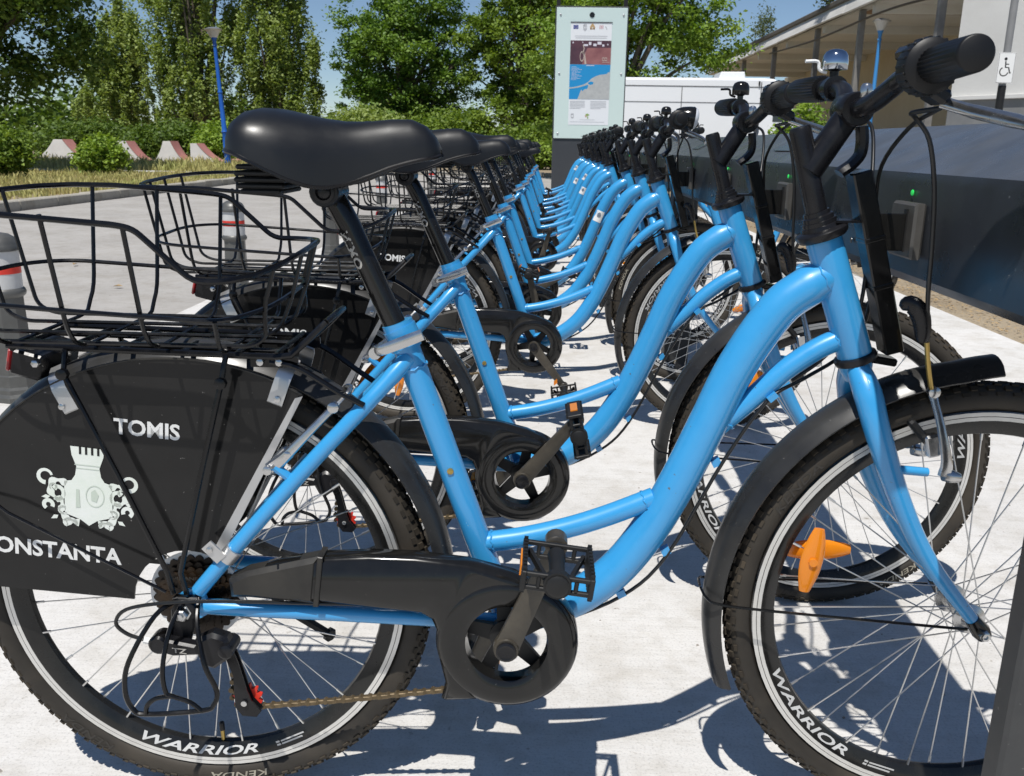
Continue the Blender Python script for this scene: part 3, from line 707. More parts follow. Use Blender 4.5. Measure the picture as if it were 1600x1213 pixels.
    for a, b in zip(P, P[1:]):
        L_ = np.linalg.norm(b - a); t = (.0127 - acc) if acc else 0.0
        while t < L_: pts.append((a + (b - a) * t / L_, math.atan2((b - a)[1], (b - a)[0]))); t += .0127
        acc = L_ - (t - .0127)
    for i, (q, an) in enumerate(pts):
        wd = .0075 if i % 2 else .0052
        ch.box((q[0], -.056, q[1]), (.0145, wd, .0068), rot_y(-an), .001)
        ch.lathe([(.0039, -wd / 2 - .0006), (.0039, wd / 2 + .0006)], (q[0] - .0063, -.056, q[1]), (0, 1, 0), n=7)
    tag(ch.build('chain', 'rusty_chain', root, smooth=30), kind='stuff')
    # ---- gears and derailleur
    cs = MB()
    for j, (nt, yy) in enumerate(((28, -.030), (24, -.0345), (21, -.039), (18, -.0435), (16, -.048), (14, -.0525))):
        r = nt * .0127 / (2 * PI); poly = []
        for i in range(nt):
            for (da, dr) in ((0, .0015), (.28, .0045), (.5, .0045), (.78, .0015), (.9, -.001)):
                a = 2 * PI * (i + da) / nt; poly.append((r * math.cos(a) + dr * math.cos(a), RW + (r + dr) * math.sin(a)))
        cs.prism(poly, yy, yy - .0022)
    cs.lathe([(.030, -.028), (.026, -.056), (.016, -.058)], (0, 0, RW), (0, 1, 0), n=20)
    cas = cs.build('rear_gears', 'cassette', root, smooth=25)
    g = MB(); g.lathe([(.0655, -.0300), (.0655, -.0285), (.0560, -.0285), (.0560, -.0300)], (0, 0, RW), (0, 1, 0), n=40, closed=True); g.build('spoke_protector', 'sticker', cas)
    dm = MB()
    dm.lathe([(.016, .070), (.016, .078), (.0125, .080)], (0, 0, RW), (0, -1, 0), n=20)
    dm.prism([(-.018, .338), (.014, .342), (.012, .312), (.006, .292), (-.012, .288), (-.020, .300)], -.071, -.079, b=.002)
    dm.prism([(-.030, .305), (.020, .296), (.024, .282), (-.012, .279), (-.030, .284)], -.080, -.098, b=.003)
    dm.lathe([(.0125, .074), (.0135, .078), (.0135, .098), (.0105, .101)], (-.030, 0, .296), (0, -1, 0), n=18)
    dm.prism([(.016, .300), (.040, .312), (.060, .306), (.066, .290), (.058, .272), (.040, .258), (.026, .262), (.018, .278)], -.070, -.094, b=.005)
    dm.lathe([(.010, .066), (.010, .100), (.007, .102)], (.060, 0, .289), (0, -1, 0), n=14)
    for yy in (-.070, -.060): dm.prism([(.042, .290), (.056, .284), (.065, .255), (.074, .215), (.080, .196), (.093, .180), (.086, .171), (.066, .172), (.057, .185), (.057, .235), (.048, .262)], yy, yy + .0025)
    mech = dm.build('rear_derailleur', 'black_plastic', root, smooth=40)
    for (x, z) in ((.0705, .1935),):
        j = MB()
        poly = []
        for i in range(11):
            for da, rr in ((0, .0165), (.35, .0215), (.5, .0215), (.85, .0165)): a = 2 * PI * (i + da) / 11; poly.append((x + rr * math.cos(a), z + rr * math.sin(a)))
        j.prism(poly, -.0530, -.0592)
        j.build('jockey_wheel', 'red_plastic', mech, smooth=25)
    j = MB(); j.lathe([(.0110, .078), (.0110, .081), (.0092, .0815), (.0092, .090), (.0075, .0915), (.0045, .0915), (.0045, .094)], (0, 0, RW), (0, -1, 0), n=6); j.build('axle_nut', 'silver', mech); j = MB(); j.lathe([(.0042, .0715), (.0042, .074), (.002, .0745)], (.0705, 0, .1935), (0, -1, 0), n=10); j.build('jockey_bolt', 'silver', mech)
    v, fc = text_geo('TZ', .010, .02); j = MB(); j.add([(-.002 + a * 1.5, -.0983, .2885 + b - a * .12) for a, b, _ in v], fc); j.build('lettering', 'grey_print', mech, smooth=0)
    v, fc = text_geo('SHIMANO', .0075, .01); j = MB(); j.add([(-.004 + a * 1.3, -.0585, .374 + b) for a, b, _ in v], fc); j.build('lettering', 'worn_print', cas, smooth=0)
    mg = MB(); yb = -.122
    mg.tube(catmull([(-.004, -.075, .354), (-.030, -.100, .340), (-.060, yb, .285), (-.066, yb - .006, .245), (-.058, yb - .006, .218), (-.040, yb - .006, .211), (.035, yb - .006, .2195), (.050, yb - .004, .228), (.0535, yb, .246), (.040, yb, .285), (.026, -.100, .330), (.020, -.075, .354)], 5), .0034, n=8)
    mg.tube(catmull([(.002, -.075, .354), (-.009, -.104, .325), (-.014, yb - .004, .280), (-.011, yb - .008, .247), (-.002, yb - .008, .241), (.020, yb - .008, .233), (.034, yb - .007, .220)], 5), .0032, n=8)
    mg.tube(catmull([(-.002, yb - .008, .241), (-.024, yb - .008, .237), (-.037, yb - .008, .226), (-.041, yb - .007, .212)], 5), .0032, n=8)
    mg.box((.004, -.074, .353), (.036, .012, .008), None, .002)
    mg.build('derailleur_guard', 'wire_black', root)
    cb = MB(); cb.tube(catmull([(.30, -.05, .340), (.16, -.075, .352), (.05, -.088, .358), (-.02, -.094, .356), (-.070, -.094, .345), (-.086, -.094, .325), (-.074, -.092, .308), (-.050, -.090, .298)], 5), .0026, n=8); cb.build('gear_cable', 'cable', root)
    cb = MB(); cb.tube([(-.052, -.090, .2985), (-.038, -.089, .295)], .0048, n=8); cb.build('cable_adjuster', 'sticker', root)
    ks = MB(); ks.tube([(.055, .070, .318), (.085, .076, .262), (.152, .090, .208)], [.009, .0070, .0066], n=10); ks.lathe([(.0105, -.004), (.011, .004), (.006, .008)], (.152, .090, .208), (.6, .15, -.5), n=12); ks.prism([(.02, .315), (.075, .318), (.075, .345), (.02, .345)], .071, .077); ks.build('kickstand', 'black_matte', root)
    br = MB(); br.tube([(.071, -.0655, .424), (.058, -.0665, .409)], .0125, n=14); br.box((.047, -.078, .424), (.017, .003, .028), rot_y(-.75)); bra = br.build('chain_case_bracket', 'aluminium', root)
    br = MB(); br.lathe([(.0045, 0), (.0045, .003), (.002, .004)], (.042, -.0795, .428), (0, -1, 0), n=8); br.build('bolt', 'silver', bra)
    # ---- brakes
    for s in (-1, 1):
        b = MB()
        b.tube(catmull([(.120, s * .056, .534), (.140, s * .060, .550), (.172, s * .053, .583), (.204, s * .040, .615)], 3), [.0085, .0085, .0085, .0075, .0065, .006, .0055, .005, .005, .0055], n=8, flat=.5, up=(0, 1, 0))
        b.box((.132, s * .050, .545), (.020, .012, .040), rot_y(.80), .003); b.lathe([(.0062, 0), (.0062, .010), (.004, .011)], (.120, s * .058, .535), (0, s, 0), n=8); b.lathe([(.0048, 0), (.0048, .009), (.003, .010)], (.146, s * .054, .556), (0, s, 0), n=8)
        b.lathe([(.0075, -.004), (.0075, .006), (.004, .008)], (.204, s * .042, .616), (0, s, 0), n=10)
        b.build('rear_brake_arm', 'silver', root)
        b = MB()
        b.tube(catmull([(.986, s * .052, .549), (.984, s * .056, .570), (.974, s * .050, .612), (.962, s * .038, .655)], 3), [.009, .0088, .008, .007, .0065, .006, .0055, .005, .005, .006], n=8, flat=.5, up=(0, 1, 0))
        b.lathe([(.0085, .0), (.009, .008), (.0065, .020), (.0045, .022)], (.986, s * .050, .5485), (1, 0, -.2), n=12)
        b.box((.968, s * .045, .586), (.018, .014, .030), rot_y(-.25), .003)
        b.lathe([(.0075, -.003), (.0075, .006), (.004, .008)], (.962, s * .040, .655), (0, s, 0), n=10)
        b.build('front_brake_arm', 'silver', root)
        b = MB(); b.box((.958, s * .034, .596), (.010, .014, .052), rot_y(-.75), .003); b.build('brake_pad', 'black_matte', root)
    b = MB(); b.tube(catmull([(.937, -.060, .722), (.944, -.057, .692), (.955, -.047, .664), (.962, -.036, .6565), (.958, -.012, .660), (.952, .02, .664)], 5), .0032, n=8); b.build('brake_noodle', 'brass', root)
    b = MB(); b.tube(catmull([(.200, .04, .616), (.214, 0, .632), (.222, -.03, .634), (.205, -.044, .616)], 4), .0030, n=8); b.build('brake_noodle', 'silver', root)
    b = MB(); b.tube(catmull([(.904, -.052, .762), (.912, -.056, .768), (.922, -.060, .760), (.929, -.060, .742), (.932, -.058, .722)], 4), [.004, .007, .009, .0102, .011, .0115, .012, .012, .012, .0118, .0115, .011, .0105, .010, .0095, .0085, .006], n=12, flat=.7); b.build('cable_boot', 'black_plastic', root)
    # ---- headset, stem, bars
    U = -hd
    hs = MB()
    hs.lathe([(.0205, .000), (.0285, .0005), (.0315, .004), (.0325, .010), (.0300, .0125), (.0240, .0135), (.0228, .018), (.0215, .0185), (.0212, .0235), (.0195, .024), (.0190, .029), (.0165, .0305), (.0160, .035)], H0, U, n=24)
    hs.prism([(.826, .020), (.862, .012), (.862, -.012), (.826, -.020)], .8595, .8625, plane='xy')
    hs.build('headset', 'black_plastic', root, smooth=40)
    hs = MB(); hs.lathe([(.0215, -.003), (.0262, -.0015), (.0275, .003), (.0262, .0075), (.0215, .009)], H1 - U * .004, U, n=24)
    hs.build('lower_headset', 'black_plastic', root, smooth=40)
    sm = MB(); S0 = H0 + U * .03; S1 = V3((.7755, 0, .972))
    sm.tube([S0, S0 + (S1 - S0) * .96, S1], [.0135, .0135, .0115], n=16)
    E0 = S0 + (S1 - S0) * .50; E1 = V3((.836, 0, .993))
    sm.tube([E0, E0 + (E1 - E0) * .75, E1], [.0165, .0160, .0150], n=16)
    sm.lathe([(.0185, -.024), (.0200, -.022), (.0200, .022), (.0185, .024)], E1, (0, 1, 0), n=20)
    sm.lathe([(.009, -.022), (.009, -.016), (.007, -.014)], E1 + V3((.016, 0, 0)), (.2, 0, -1), n=12)
    stem = sm.build('stem', 'black_plastic', root, smooth=45)
    b = MB(); b.lathe([(.006, 0), (.0072, .004), (.0072, .014), (.005, .018), (.002, .019)], E1 + V3((.006, -.022, .010)), (.05, -.12, 1), n=12); b.build('bolt', 'silver', stem)
    half = [(.836, 0, .993), (.837, .030, .994), (.842, .052, .9985), (.850, .078, 1.0115), (.8535, .100, 1.0205), (.853, .130, 1.0245), (.850, .180, 1.0275), (.8455, .285, 1.0300)]
    barp = catmull([(x, -y, z) for x, y, z in half[::-1]] + half[1:], 5)
    hb = MB(); hb.tube(barp, .0113, n=14); bar = hb.build('handlebar', 'black_plastic', root, smooth=60)
    def barpt(y):
        ay = abs(y); 
        for a, b in zip(half, half[1:]):
            if a[1] <= ay <= b[1]:
                t = (ay - a[1]) / (b[1] - a[1]); return V3((a[0] + (b[0] - a[0]) * t, y, a[2] + (b[2] - a[2]) * t))
        return V3((half[-1][0], y, half[-1][2]))
    for s in (-1, 1):
        y0, y1 = (.192, .290) if s < 0 else (.175, .290)
        g = MB(); A = barpt(s * y0); B_ = barpt(s * y1); d = (B_ - A) / np.linalg.norm(B_ - A); t = np.array([1., 0, 0]); u = t - d * (t @ d); u /= np.linalg.norm(u); w_ = np.cross(d, u)
        rings = []; Lg = np.linalg.norm(B_ - A)
        for tt, sc in ((0, .93), (.02, 1), (.5, 1.0), (.955, 1.0), (.99, .97), (1.0, .88)):
            rg = []
            for kk in range(56):
                r = (.0168 + (.0010 if kk % 2 else -.0008) * (tt < .95)) * sc; a = 2 * PI * kk / 56; rg.append(A + d * Lg * tt + r * (math.cos(a) * u + math.sin(a) * w_))
            rings.append(rg)
        g.loft(rings); g.build('grip', 'grip_rubber', bar, smooth=50)
        # brake lever
        lv = MB(); C = barpt(s * .135)
        lv.lathe([(.0165, -.008), (.0165, .008)], C, (0, 1, 0), n=16); lv.box(C + V3((.020, s * .012, -.022)), (.022, .034, .016), rot_y(.5), .004)
        lev = lv.build('brake_lever_mount', 'black_plastic', bar)
        lv = MB(); lv.tube(catmull([C + V3((.026, s * .018, -.030)), C + V3((.046, s * .050, -.040)), C + V3((.060, s * .105, -.050)), C + V3((.064, s * .155, -.058)), C + V3((.062, s * .168, -.060))], 4), [.0065] * 4 + [.0072] * 5 + [.0065] * 4 + [.006, .0065, .0078, .006], n=12, flat=.6)
        lv.build('brake_lever', 'silver', bar, smooth=60)
    A = barpt(-.190); d = V3((0, -1., .02)); d /= np.linalg.norm(d)
    ts = MB(); ts.lathe([(.015, -.046), (.020, -.044), (.0245, -.034), (.0275, -.026), (.0285, -.010), (.0270, -.002), (.021, .002)], A, d, n=28)
    tsh = ts.build('twist_shifter', 'grip_rubber', bar, smooth=35)
    ts = MB()
    for kk in range(22):
        a = 2 * PI * kk / 22; ts.box(A + d * -.014 + .0272 * (math.cos(a) * np.array([1., 0, 0]) + math.sin(a) * np.array([0, 0, 1.])), (.0034, .020, .0030), rot_y(-a), .0008)
    ts.build('shifter_ribs', 'grip_rubber', bar)
    ts = MB(); ts.box(barpt(-.135) + V3((-.004, -.004, .020)), (.030, .036, .016), rot_y(-.2), .005); ts.build('gear_window', 'black_gloss', bar)
    bell = MB(); C = barpt(.140)
    bell.lathe([(.0155, -.008), (.0155, .008)], C, (0, 1, 0), n=16)
    bell.lathe([(.006, .010), (.006, .022), (.009, .024)], C, (0, 0, 1), n=12)
    bell.build('bell_clamp', 'black_plastic', bar)
    bell = MB(); bell.lathe([(.0165, .024), (.0168, .0245), (.0170, .034), (.0160, .0415), (.0130, .0465), (.0085, .0490), (.004, .0500), (.0, .0501)], C, (0, 0, 1), n=28); bell.build('bell', 'chrome', bar, smooth=60)
    bell = MB(); bell.tube(catmull([C + V3((-.010, 0, .020)), C + V3((-.020, 0, .024)), C + V3((-.023, 0, .034)), C + V3((-.040, -.002, .034))], 4), .0022, n=8); bell.build('bell_striker', 'sticker', bar)
    # ---- docking bar in front of the head tube
    D0 = V3((.852, 0, .921)); D1 = V3((.919, 0, .697)); dd = D1 - D0; ang = math.atan2(dd[0], -dd[2])
    db = MB(); db.box((D0 + D1) / 2, (.024, .034, np.linalg.norm(dd)), rot_y(-ang), .002)
    for t in (.36, .62): db.box(D0 + dd * t, (.0256, .0356, .006), rot_y(-ang), .001)
    db.box((.895, 0, .688), (.060, .026, .010), rot_y(.15), .002)
    dock = db.build('docking_bar', 'black_gloss', root, smooth=30)
    p = MB(); p.box((.902, .004, .848), (.052, .006, .046), None, .001); p.build('docking_plate', 'black_gloss', dock)
    sp = MB(); pts = catmull([(.850, 0, .974), (.8525, 0, .955), (.851, 0, .940), (.842, 0, .928), (.832, 0, .9205), (.829, 0, .9175)], 4)
    sp.tube(pts, .0075, n=8, flat=1.6, up=(0, 1, 0)); sp.build('strap', 'black_plastic', dock)
    # ---- cables
    for pts, r in (([(.884, -.138, .990), (.868, -.105, .986), (.878, -.088, .982), (.900, -.080, .958), (.914, -.077, .905), (.921, -.075, .84), (.925, -.072, .79), (.932, -.065, .75), (.937, -.060, .722)], .0028),
                   ([(.886, -.125, .989), (.884, -.06, .972), (.880, .0, .93), (.886, .024, .88), (.896, .030, .80), (.893, .030, .73), (.868, .028, .685), (.815, .010, .655), (.765, -.012, .630), (.715, -.010, .545), (.648, -.008, .404), (.590, -.006, .340), (.50, -.004, .295), (.44, -.004, .278)], .0026),
                   ([(.884, .125, .990), (.893, .09, .975), (.886, .05, .93), (.877, .02, .88), (.880, .012, .80), (.872, .010, .73), (.835, .012, .680), (.80, .012, .652)], .0026)):
        cb = MB(); cb.tube(catmull(pts, 5), r, n=7); cb.build('cable', 'cable', root, smooth=60)
    return root
# ------------------------------------------------------------------ ground
def ground_material(name, c1, c2, speck, streak=0.0, rough=0.85, sc=1.0, bump=0.35):
    m = bpy.data.materials.new(name); m.use_nodes = True; nt = m.node_tree; N = nt.nodes; L = nt.links
    p = N['Principled BSDF']; p.inputs['Roughness'].default_value = rough; p.inputs['Specular IOR Level'].default_value = 0.25
    tc = N.new('ShaderNodeTexCoord')
    def noise(scale, detail, stretch=(1, 1, 1), rg=.6):
        mp = N.new('ShaderNodeMapping'); mp.inputs['Scale'].default_value = stretch; L.new(tc.outputs['Object'], mp.inputs['Vector'])
        z = N.new('ShaderNodeTexNoise'); z.inputs['Scale'].default_value = scale * sc; z.inputs['Detail'].default_value = detail; z.inputs['Roughness'].default_value = rg
        L.new(mp.outputs[0], z.inputs['Vector']); return z.outputs['Fac']
    def ramp(src, a, b, ca, cb):
        r = N.new('ShaderNodeValToRGB'); r.color_ramp.elements[0].position = a; r.color_ramp.elements[1].position = b
        r.color_ramp.elements[0].color = (*ca, 1); r.color_ramp.elements[1].color = (*cb, 1); L.new(src, r.inputs['Fac']); return r.outputs['Color']
    def mul(a, b, f=1.0):
        x = N.new('ShaderNodeMix'); x.data_type = 'RGBA'; x.blend_type = 'MULTIPLY'; x.inputs['Factor'].default_value = f
        L.new(a, x.inputs['A']); L.new(b, x.inputs['B']); return x.outputs['Result']
    base = ramp(noise(1.6, 6), .34, .68, c1, c2)
    base = mul(base, ramp(noise(220, 2), .30, .48, (speck,) * 3, (1, 1, 1)))
    base = mul(base, ramp(noise(17, 5), .28, .52, (.86, .85, .83), (1, 1, 1)))
    base = mul(base, ramp(noise(46, 3, rg=.5), .24, .31, (.55, .52, .48), (1, 1, 1)))
    base = mul(base, ramp(noise(4.5, 6, rg=.7), .36, .52, (.90, .885, .86), (1, 1, 1)))
    base = mul(base, ramp(noise(9, 3, (1, .6, 1)), .22, .30, (.78, .76, .73), (1, 1, 1)))
    st = noise(26, 4, (.10, 3.4, 1), .55)
    if streak: base = mul(base, ramp(st, .36, .60, (1 - streak,) * 3, (1, 1, 1)))
    L.new(base, p.inputs['Base Color'])
    add = N.new('ShaderNodeMath'); add.operation = 'MULTIPLY_ADD'; add.inputs[1].default_value = 1.2 if streak else .0
    L.new(st, add.inputs[0]); L.new(noise(150, 4), add.inputs[2])
    b = N.new('ShaderNodeBump'); b.inputs['Strength'].default_value = bump; b.inputs['Distance'].default_value = .004
    L.new(add.outputs[0], b.inputs['Height']); L.new(b.outputs[0], p.inputs['Normal'])
    MAT[name] = m
ground_material('concrete', (.59, .575, .55), (.675, .66, .635), .80, .05, bump=.22)
ground_material('concrete_pale', (.62, .605, .575), (.70, .685, .66), .84, .04)
ground_material('asphalt', (.365, .348, .325), (.435, .417, .392), .80, .05, sc=.8)
ground_material('soil', (.27, .215, .145), (.39, .32, .225), .6, 0, sc=.7, bump=.8)
ground_material('kerb_concrete', (.36, .335, .285), (.48, .455, .40), .7, 0)
material('dry_grass', (.56, .46, .20), rough=.7, var=1, vscale=.9, col2=(.40, .42, .13), trans=.25, coords='Object')
material('leaf_litter', (.30, .19, .08), rough=.8, var=1, vscale=40, col2=(.42, .31, .17))
material('yellow_paint', (.50, .42, .16), rough=.7, var=1, vscale=4, col2=(.38, .33, .20))

def sheet(name, x0, x1, y0, y1, z, mat, parent=None):
    m = MB(); m.add([(x0, y0, z), (x1, y0, z), (x1, y1, z), (x0, y1, z)], [(0, 1, 2, 3)]); return m.build(name, mat, parent, smooth=0)
tag(sheet('ground', -400, 400, -60, 700, -.06, 'soil'), kind='structure')
tag(sheet('road', -6.45, 40, -30, 27.3, -.012, 'asphalt'), kind='structure')
pave = tag(sheet('pavement', -1.56, 2.93, -4, 12.6, -.008, 'kerb_concrete'), kind='structure')
for (x0, x1, mt) in ((-1.56, 2.36, 'concrete'), (2.365, 2.92, 'concrete_pale')):
    for i in range(2):
        y0 = -4 + i * 8.3; m = MB(); m.box(((x0 + x1) / 2, y0 + 4.145, -.004), (x1 - x0 - .004, 8.29, .008 + (.004 if mt == 'concrete_pale' else 0)), None, .002); m.build('slab', mt, pave, smooth=0)
soilm = tag(sheet('soil_strip', 2.93, 4.3, -6, 26, -.004, 'soil'), kind='structure')
fl = MB()
for i in range(9000):
    x = 2.95 + RNG.random() ** 1.3 * 1.2; y = 1.0 + RNG.random() * 10; a = RNG.random() * 6.3; s_ = .004 + .013 * RNG.random() ** 2; tl = RNG.normal(0, .5)
    c, sn = math.cos(a), math.sin(a); z = .004 + RNG.random() * .012
    fl.add([(x + s_ * c, y + s_ * sn, z), (x - s_ * .4 * sn, y + s_ * .4 * c, z + s_ * .4), (x - s_ * c, y - s_ * sn, z + s_ * tl * .3 + .004), (x + s_ * .4 * sn, y - s_ * .4 * c, z + .002)], [(0, 1, 2, 3)])
tag(fl.build('leaf_litter', 'leaf_litter', smooth=0), label='dry leaf litter scattered on the soil strip', cat='litter', kind='stuff')
lf = MB()
for j in range(7):
    a = j * .9; lf.add([V3((.0, 0, .003 + .002 * j)), V3((.022 * math.cos(a), .022 * math.sin(a), .016)), V3((.040 * math.cos(a + .2), .040 * math.sin(a + .2), .022 + .004 * (j % 3))), V3((.022 * math.cos(a + .6), .022 * math.sin(a + .6), .008))], [(0, 1, 2, 3)])
material('dead_leaf', (.30, .11, .04), rough=.7, var=1, vscale=60, col2=(.42, .2, .08))
tag(lf.build('dead_leaf', 'dead_leaf', loc=(2.26, 2.86, .0), smooth=0), 'small curled brown dead leaf lying on the pale paving', 'leaf')
gr = MB()
for i in range(420):
    x = RNG.uniform(-1.5, 2.3); y = RNG.uniform(-.35, 5) if i % 3 else RNG.uniform(-.35, 1.2); s_ = .0012 + .0030 * RNG.random() ** 3; q = RNG.random(6)
    gr.add([(x + s_, y, 0), (x - s_ * .7, y + s_ * .8, 0), (x - s_ * .6, y - s_ * .9, 0), (x + s_ * .1, y, s_ * (.8 + q[0]))], [(0, 1, 3), (1, 2, 3), (2, 0, 3)])
material('grit', (.20, .18, .155), rough=.9, var=1, vscale=30, col2=(.36, .33, .29))
tag(gr.build('grit', 'grit', smooth=0), 'loose grit and crumbs scattered over the paving', 'grit', kind='stuff')
# a few small leaves on the road
for i, (x, y, wh) in enumerate(((-2.3, 4.6, 'between the first two bollards'), (-3.1, 5.6, 'out on the open road'), (-1.9, 3.1, 'behind the nearest basket'))):
    m = MB(); m.add([(-.03, -.01, .004), (0, -.018, .012), (.035, .004, .004), (0, .018, .014)], [(0, 1, 2, 3)])
    tag(m.build('dead_leaf', 'leaf_litter', loc=(x, y, 0), rot=(0, 0, i * 1.3), smooth=0), 'tiny tan leaf on the asphalt ' + wh, 'leaf')

# kerbs and verge
verge = MB(); verge.add([(-6.75, 5, .09), (-6.75, 22.5, .09), (-6.5, 24.5, .09), (-5.6, 27.6, .09), (60, 27.6, .09), (60, 120, .09), (-120, 120, .09), (-120, 5, .09)], [tuple(range(8))])
tag(verge.build('verge', 'soil', smooth=0), kind='structure')
kb = MB(); kb.box((-6.56, 5, .02), (.02, .02, .02)); kerb = tag(kb.build('kerb', 'kerb_concrete'), kind='structure')
def kerb_run(pts, mat='kerb_concrete'):
    P = [V3((x, y, 0)) for x, y in pts]
    for a, b in zip(P, P[1:]):
        L_ = np.linalg.norm(b - a); n = max(1, int(round(L_ / 1.0))); an = math.atan2((b - a)[1], (b - a)[0])
        for i in range(n):
            c = a + (b - a) * (i + .5) / n
            m = MB(); m.box((0, 0, 0), (L_ / n - .012, .2, .24), None, .015)
            o = m.build('kerb_stone', mat, kerb, (c[0], c[1], .0 + RNG.normal(0, .004)), (RNG.normal(0, .01), 0, an + RNG.normal(0, .006)), smooth=0)
kerb_run([(-6.62, 5), (-6.62, 22.5), (-6.4, 24.6), (-5.5, 27.5), (14.5, 27.5)])
pk = tag(MB().box((-14.5, 22.6, .105), (19, .5, .06), None, .01).build('path', 'concrete_pale', smooth=0), kind='structure')

def blades(name, n, xr, yr, h, mat, label, skip=None, wid=.012):
    X = RNG.uniform(xr[0], xr[1], n); Y = RNG.uniform(yr[0], yr[1], n)
    if skip is not None: k = ~skip(X, Y); X, Y = X[k], Y[k]; n = len(X)
    # clumped heights
    hh = h * (.45 + .75 * RNG.random(n)) * (0.7 + .45 * np.sin(X * 2.1) * np.cos(Y * 1.7))
    a = RNG.uniform(0, 2 * PI, n); ln = RNG.normal(0, .28, (n, 2)) * hh[:, None]; w = wid * (.6 + RNG.random(n))
    base = np.stack([X, Y, np.full(n, .085)], 1); dx = np.stack([np.cos(a) * w, np.sin(a) * w, np.zeros(n)], 1)
    mid = base + np.stack([ln[:, 0] * .4, ln[:, 1] * .4, hh * .6], 1); tip = base + np.stack([ln[:, 0], ln[:, 1], hh], 1)
    v = np.concatenate([base - dx, base + dx, mid + dx * .8, mid - dx * .8, tip], 1).reshape(-1, 3)
    i5 = np.arange(n)[:, None] * 5
    me = bpy.data.meshes.new(name)
    quads = (i5 + np.array([0, 1, 2, 3])).tolist(); tris = (i5 + np.array([3, 2, 4])).tolist()
    me.from_pydata(v.tolist(), [], quads + tris); me.materials.append(MAT[mat])
    return tag(link(name, me), label, 'grass', kind='stuff')
blades('dry_grass', 32000, (-18, -6.75), (9.5, 22.3), .16, 'dry_grass', 'tall dry yellow grass on the verge behind the kerb')
blades('dry_grass', 14000, (-22, -6.0), (22.9, 30), .34, 'dry_grass', 'dry yellow grass between the path and the skate ramps', wid=.018)

# ------------------------------------------------------------------ docking rail
rail = empty('docking_rail', (1.03, 0, -.0075))
tag(rail, 'long anthracite docking rail that the front of every bicycle plugs into', 'bike rack')
SK = .009; PITCH = .617
Y0r, Y1r = -.42, 10.9
sec = [(.946, .779), (.936, .791), (.934, .905), (.939, .917), (.980, .938), (1.050, .972), (1.075, .982), (1.095, .977), (1.105, .965), (1.105, .791), (1.093, .779)]
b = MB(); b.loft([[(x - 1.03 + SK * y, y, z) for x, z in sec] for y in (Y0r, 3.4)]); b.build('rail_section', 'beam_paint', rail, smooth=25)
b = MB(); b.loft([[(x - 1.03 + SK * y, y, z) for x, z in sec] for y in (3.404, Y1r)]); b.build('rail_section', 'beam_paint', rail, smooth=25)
for y in (-.21, 2.72, 5.6, 8.5, 10.6):
    p = MB(); p.box((SK * y + .005, y, .390), (.104, .10, .778), None, .004) if y > 0 else p.box((0, -.292, .390), (.126, .034, .778), None, .004); p.box((SK * y, y if y > 0 else -.292, .006), (.17, .12, .012), None, .002) if y > 0 else None; p.build('support_post', 'post_paint', rail, smooth=30)
cm = MB(); cm.prism([(-.043, -.034), (.030, -.034), (.034, -.030), (.034, .030), (.030, .034), (-.043, .034)], 0, -.014, plane='yz', b=.003); CM = cm.mesh('docking_catch', 30); CM.materials.append(MAT['catch_grey'])
sl = MB(); sl.box((-.0142, -.018, .0), (.003, .010, .052)); SLM = sl.mesh('slot', 0); SLM.materials.append(MAT['black_matte'])
le = MB(); le.lathe([(.0037, 0), (.0037, .0010), (.0028, .0018), (0, .002)], (0, 0, 0), (-1, 0, 0), n=16); LEM = le.mesh('status_light', 40); LEM.materials.append(MAT['led_green'])
ip = MB(); ip.box((0, 0, 0), (.080, .13, .0016), rot_y(-.452), .0005); IPM = ip.mesh('label_panel', 0); IPM.materials.append(MAT['panel_inset'])
sm_ = MB(); sm_.box((0, 0, 0), (.0012, .0022, .098)); SMM = sm_.mesh('panel_seam', 0); SMM.materials.append(MAT['black_matte'])
rv = MB(); rv.lathe([(.0045, 0), (.0042, .0012), (.0015, .0022), (0, .0022)], (0, 0, 0), (-1, 0, 0), n=12); RVM = rv.mesh('rivet', 40); RVM.materials.append(MAT['beam_paint'])
for k in range(18):
    y = PITCH * k
    if k % 3 == 1: link('panel_seam', SMM, rail, (.9348 - 1.03 + SK * (y + .31), y + .31, .855))
    for dz_ in (.812, .896): link('rivet', RVM, rail, (.9347 - 1.03 + SK * y + (.0006 if dz_ > .85 else .0008), y + .245, dz_))
    o = link('docking_catch', CM, rail, (.9325 - 1.03 + SK * y, y + .022, .848)); link('slot', SLM, o)
    link('status_light', LEM, rail, (.9330 - 1.03 + SK * y, y + .030, .893))
    if k % 2 == 1: link('label_panel', IPM, rail, (1.018 - 1.03 + SK * y, y + .30, .9575))

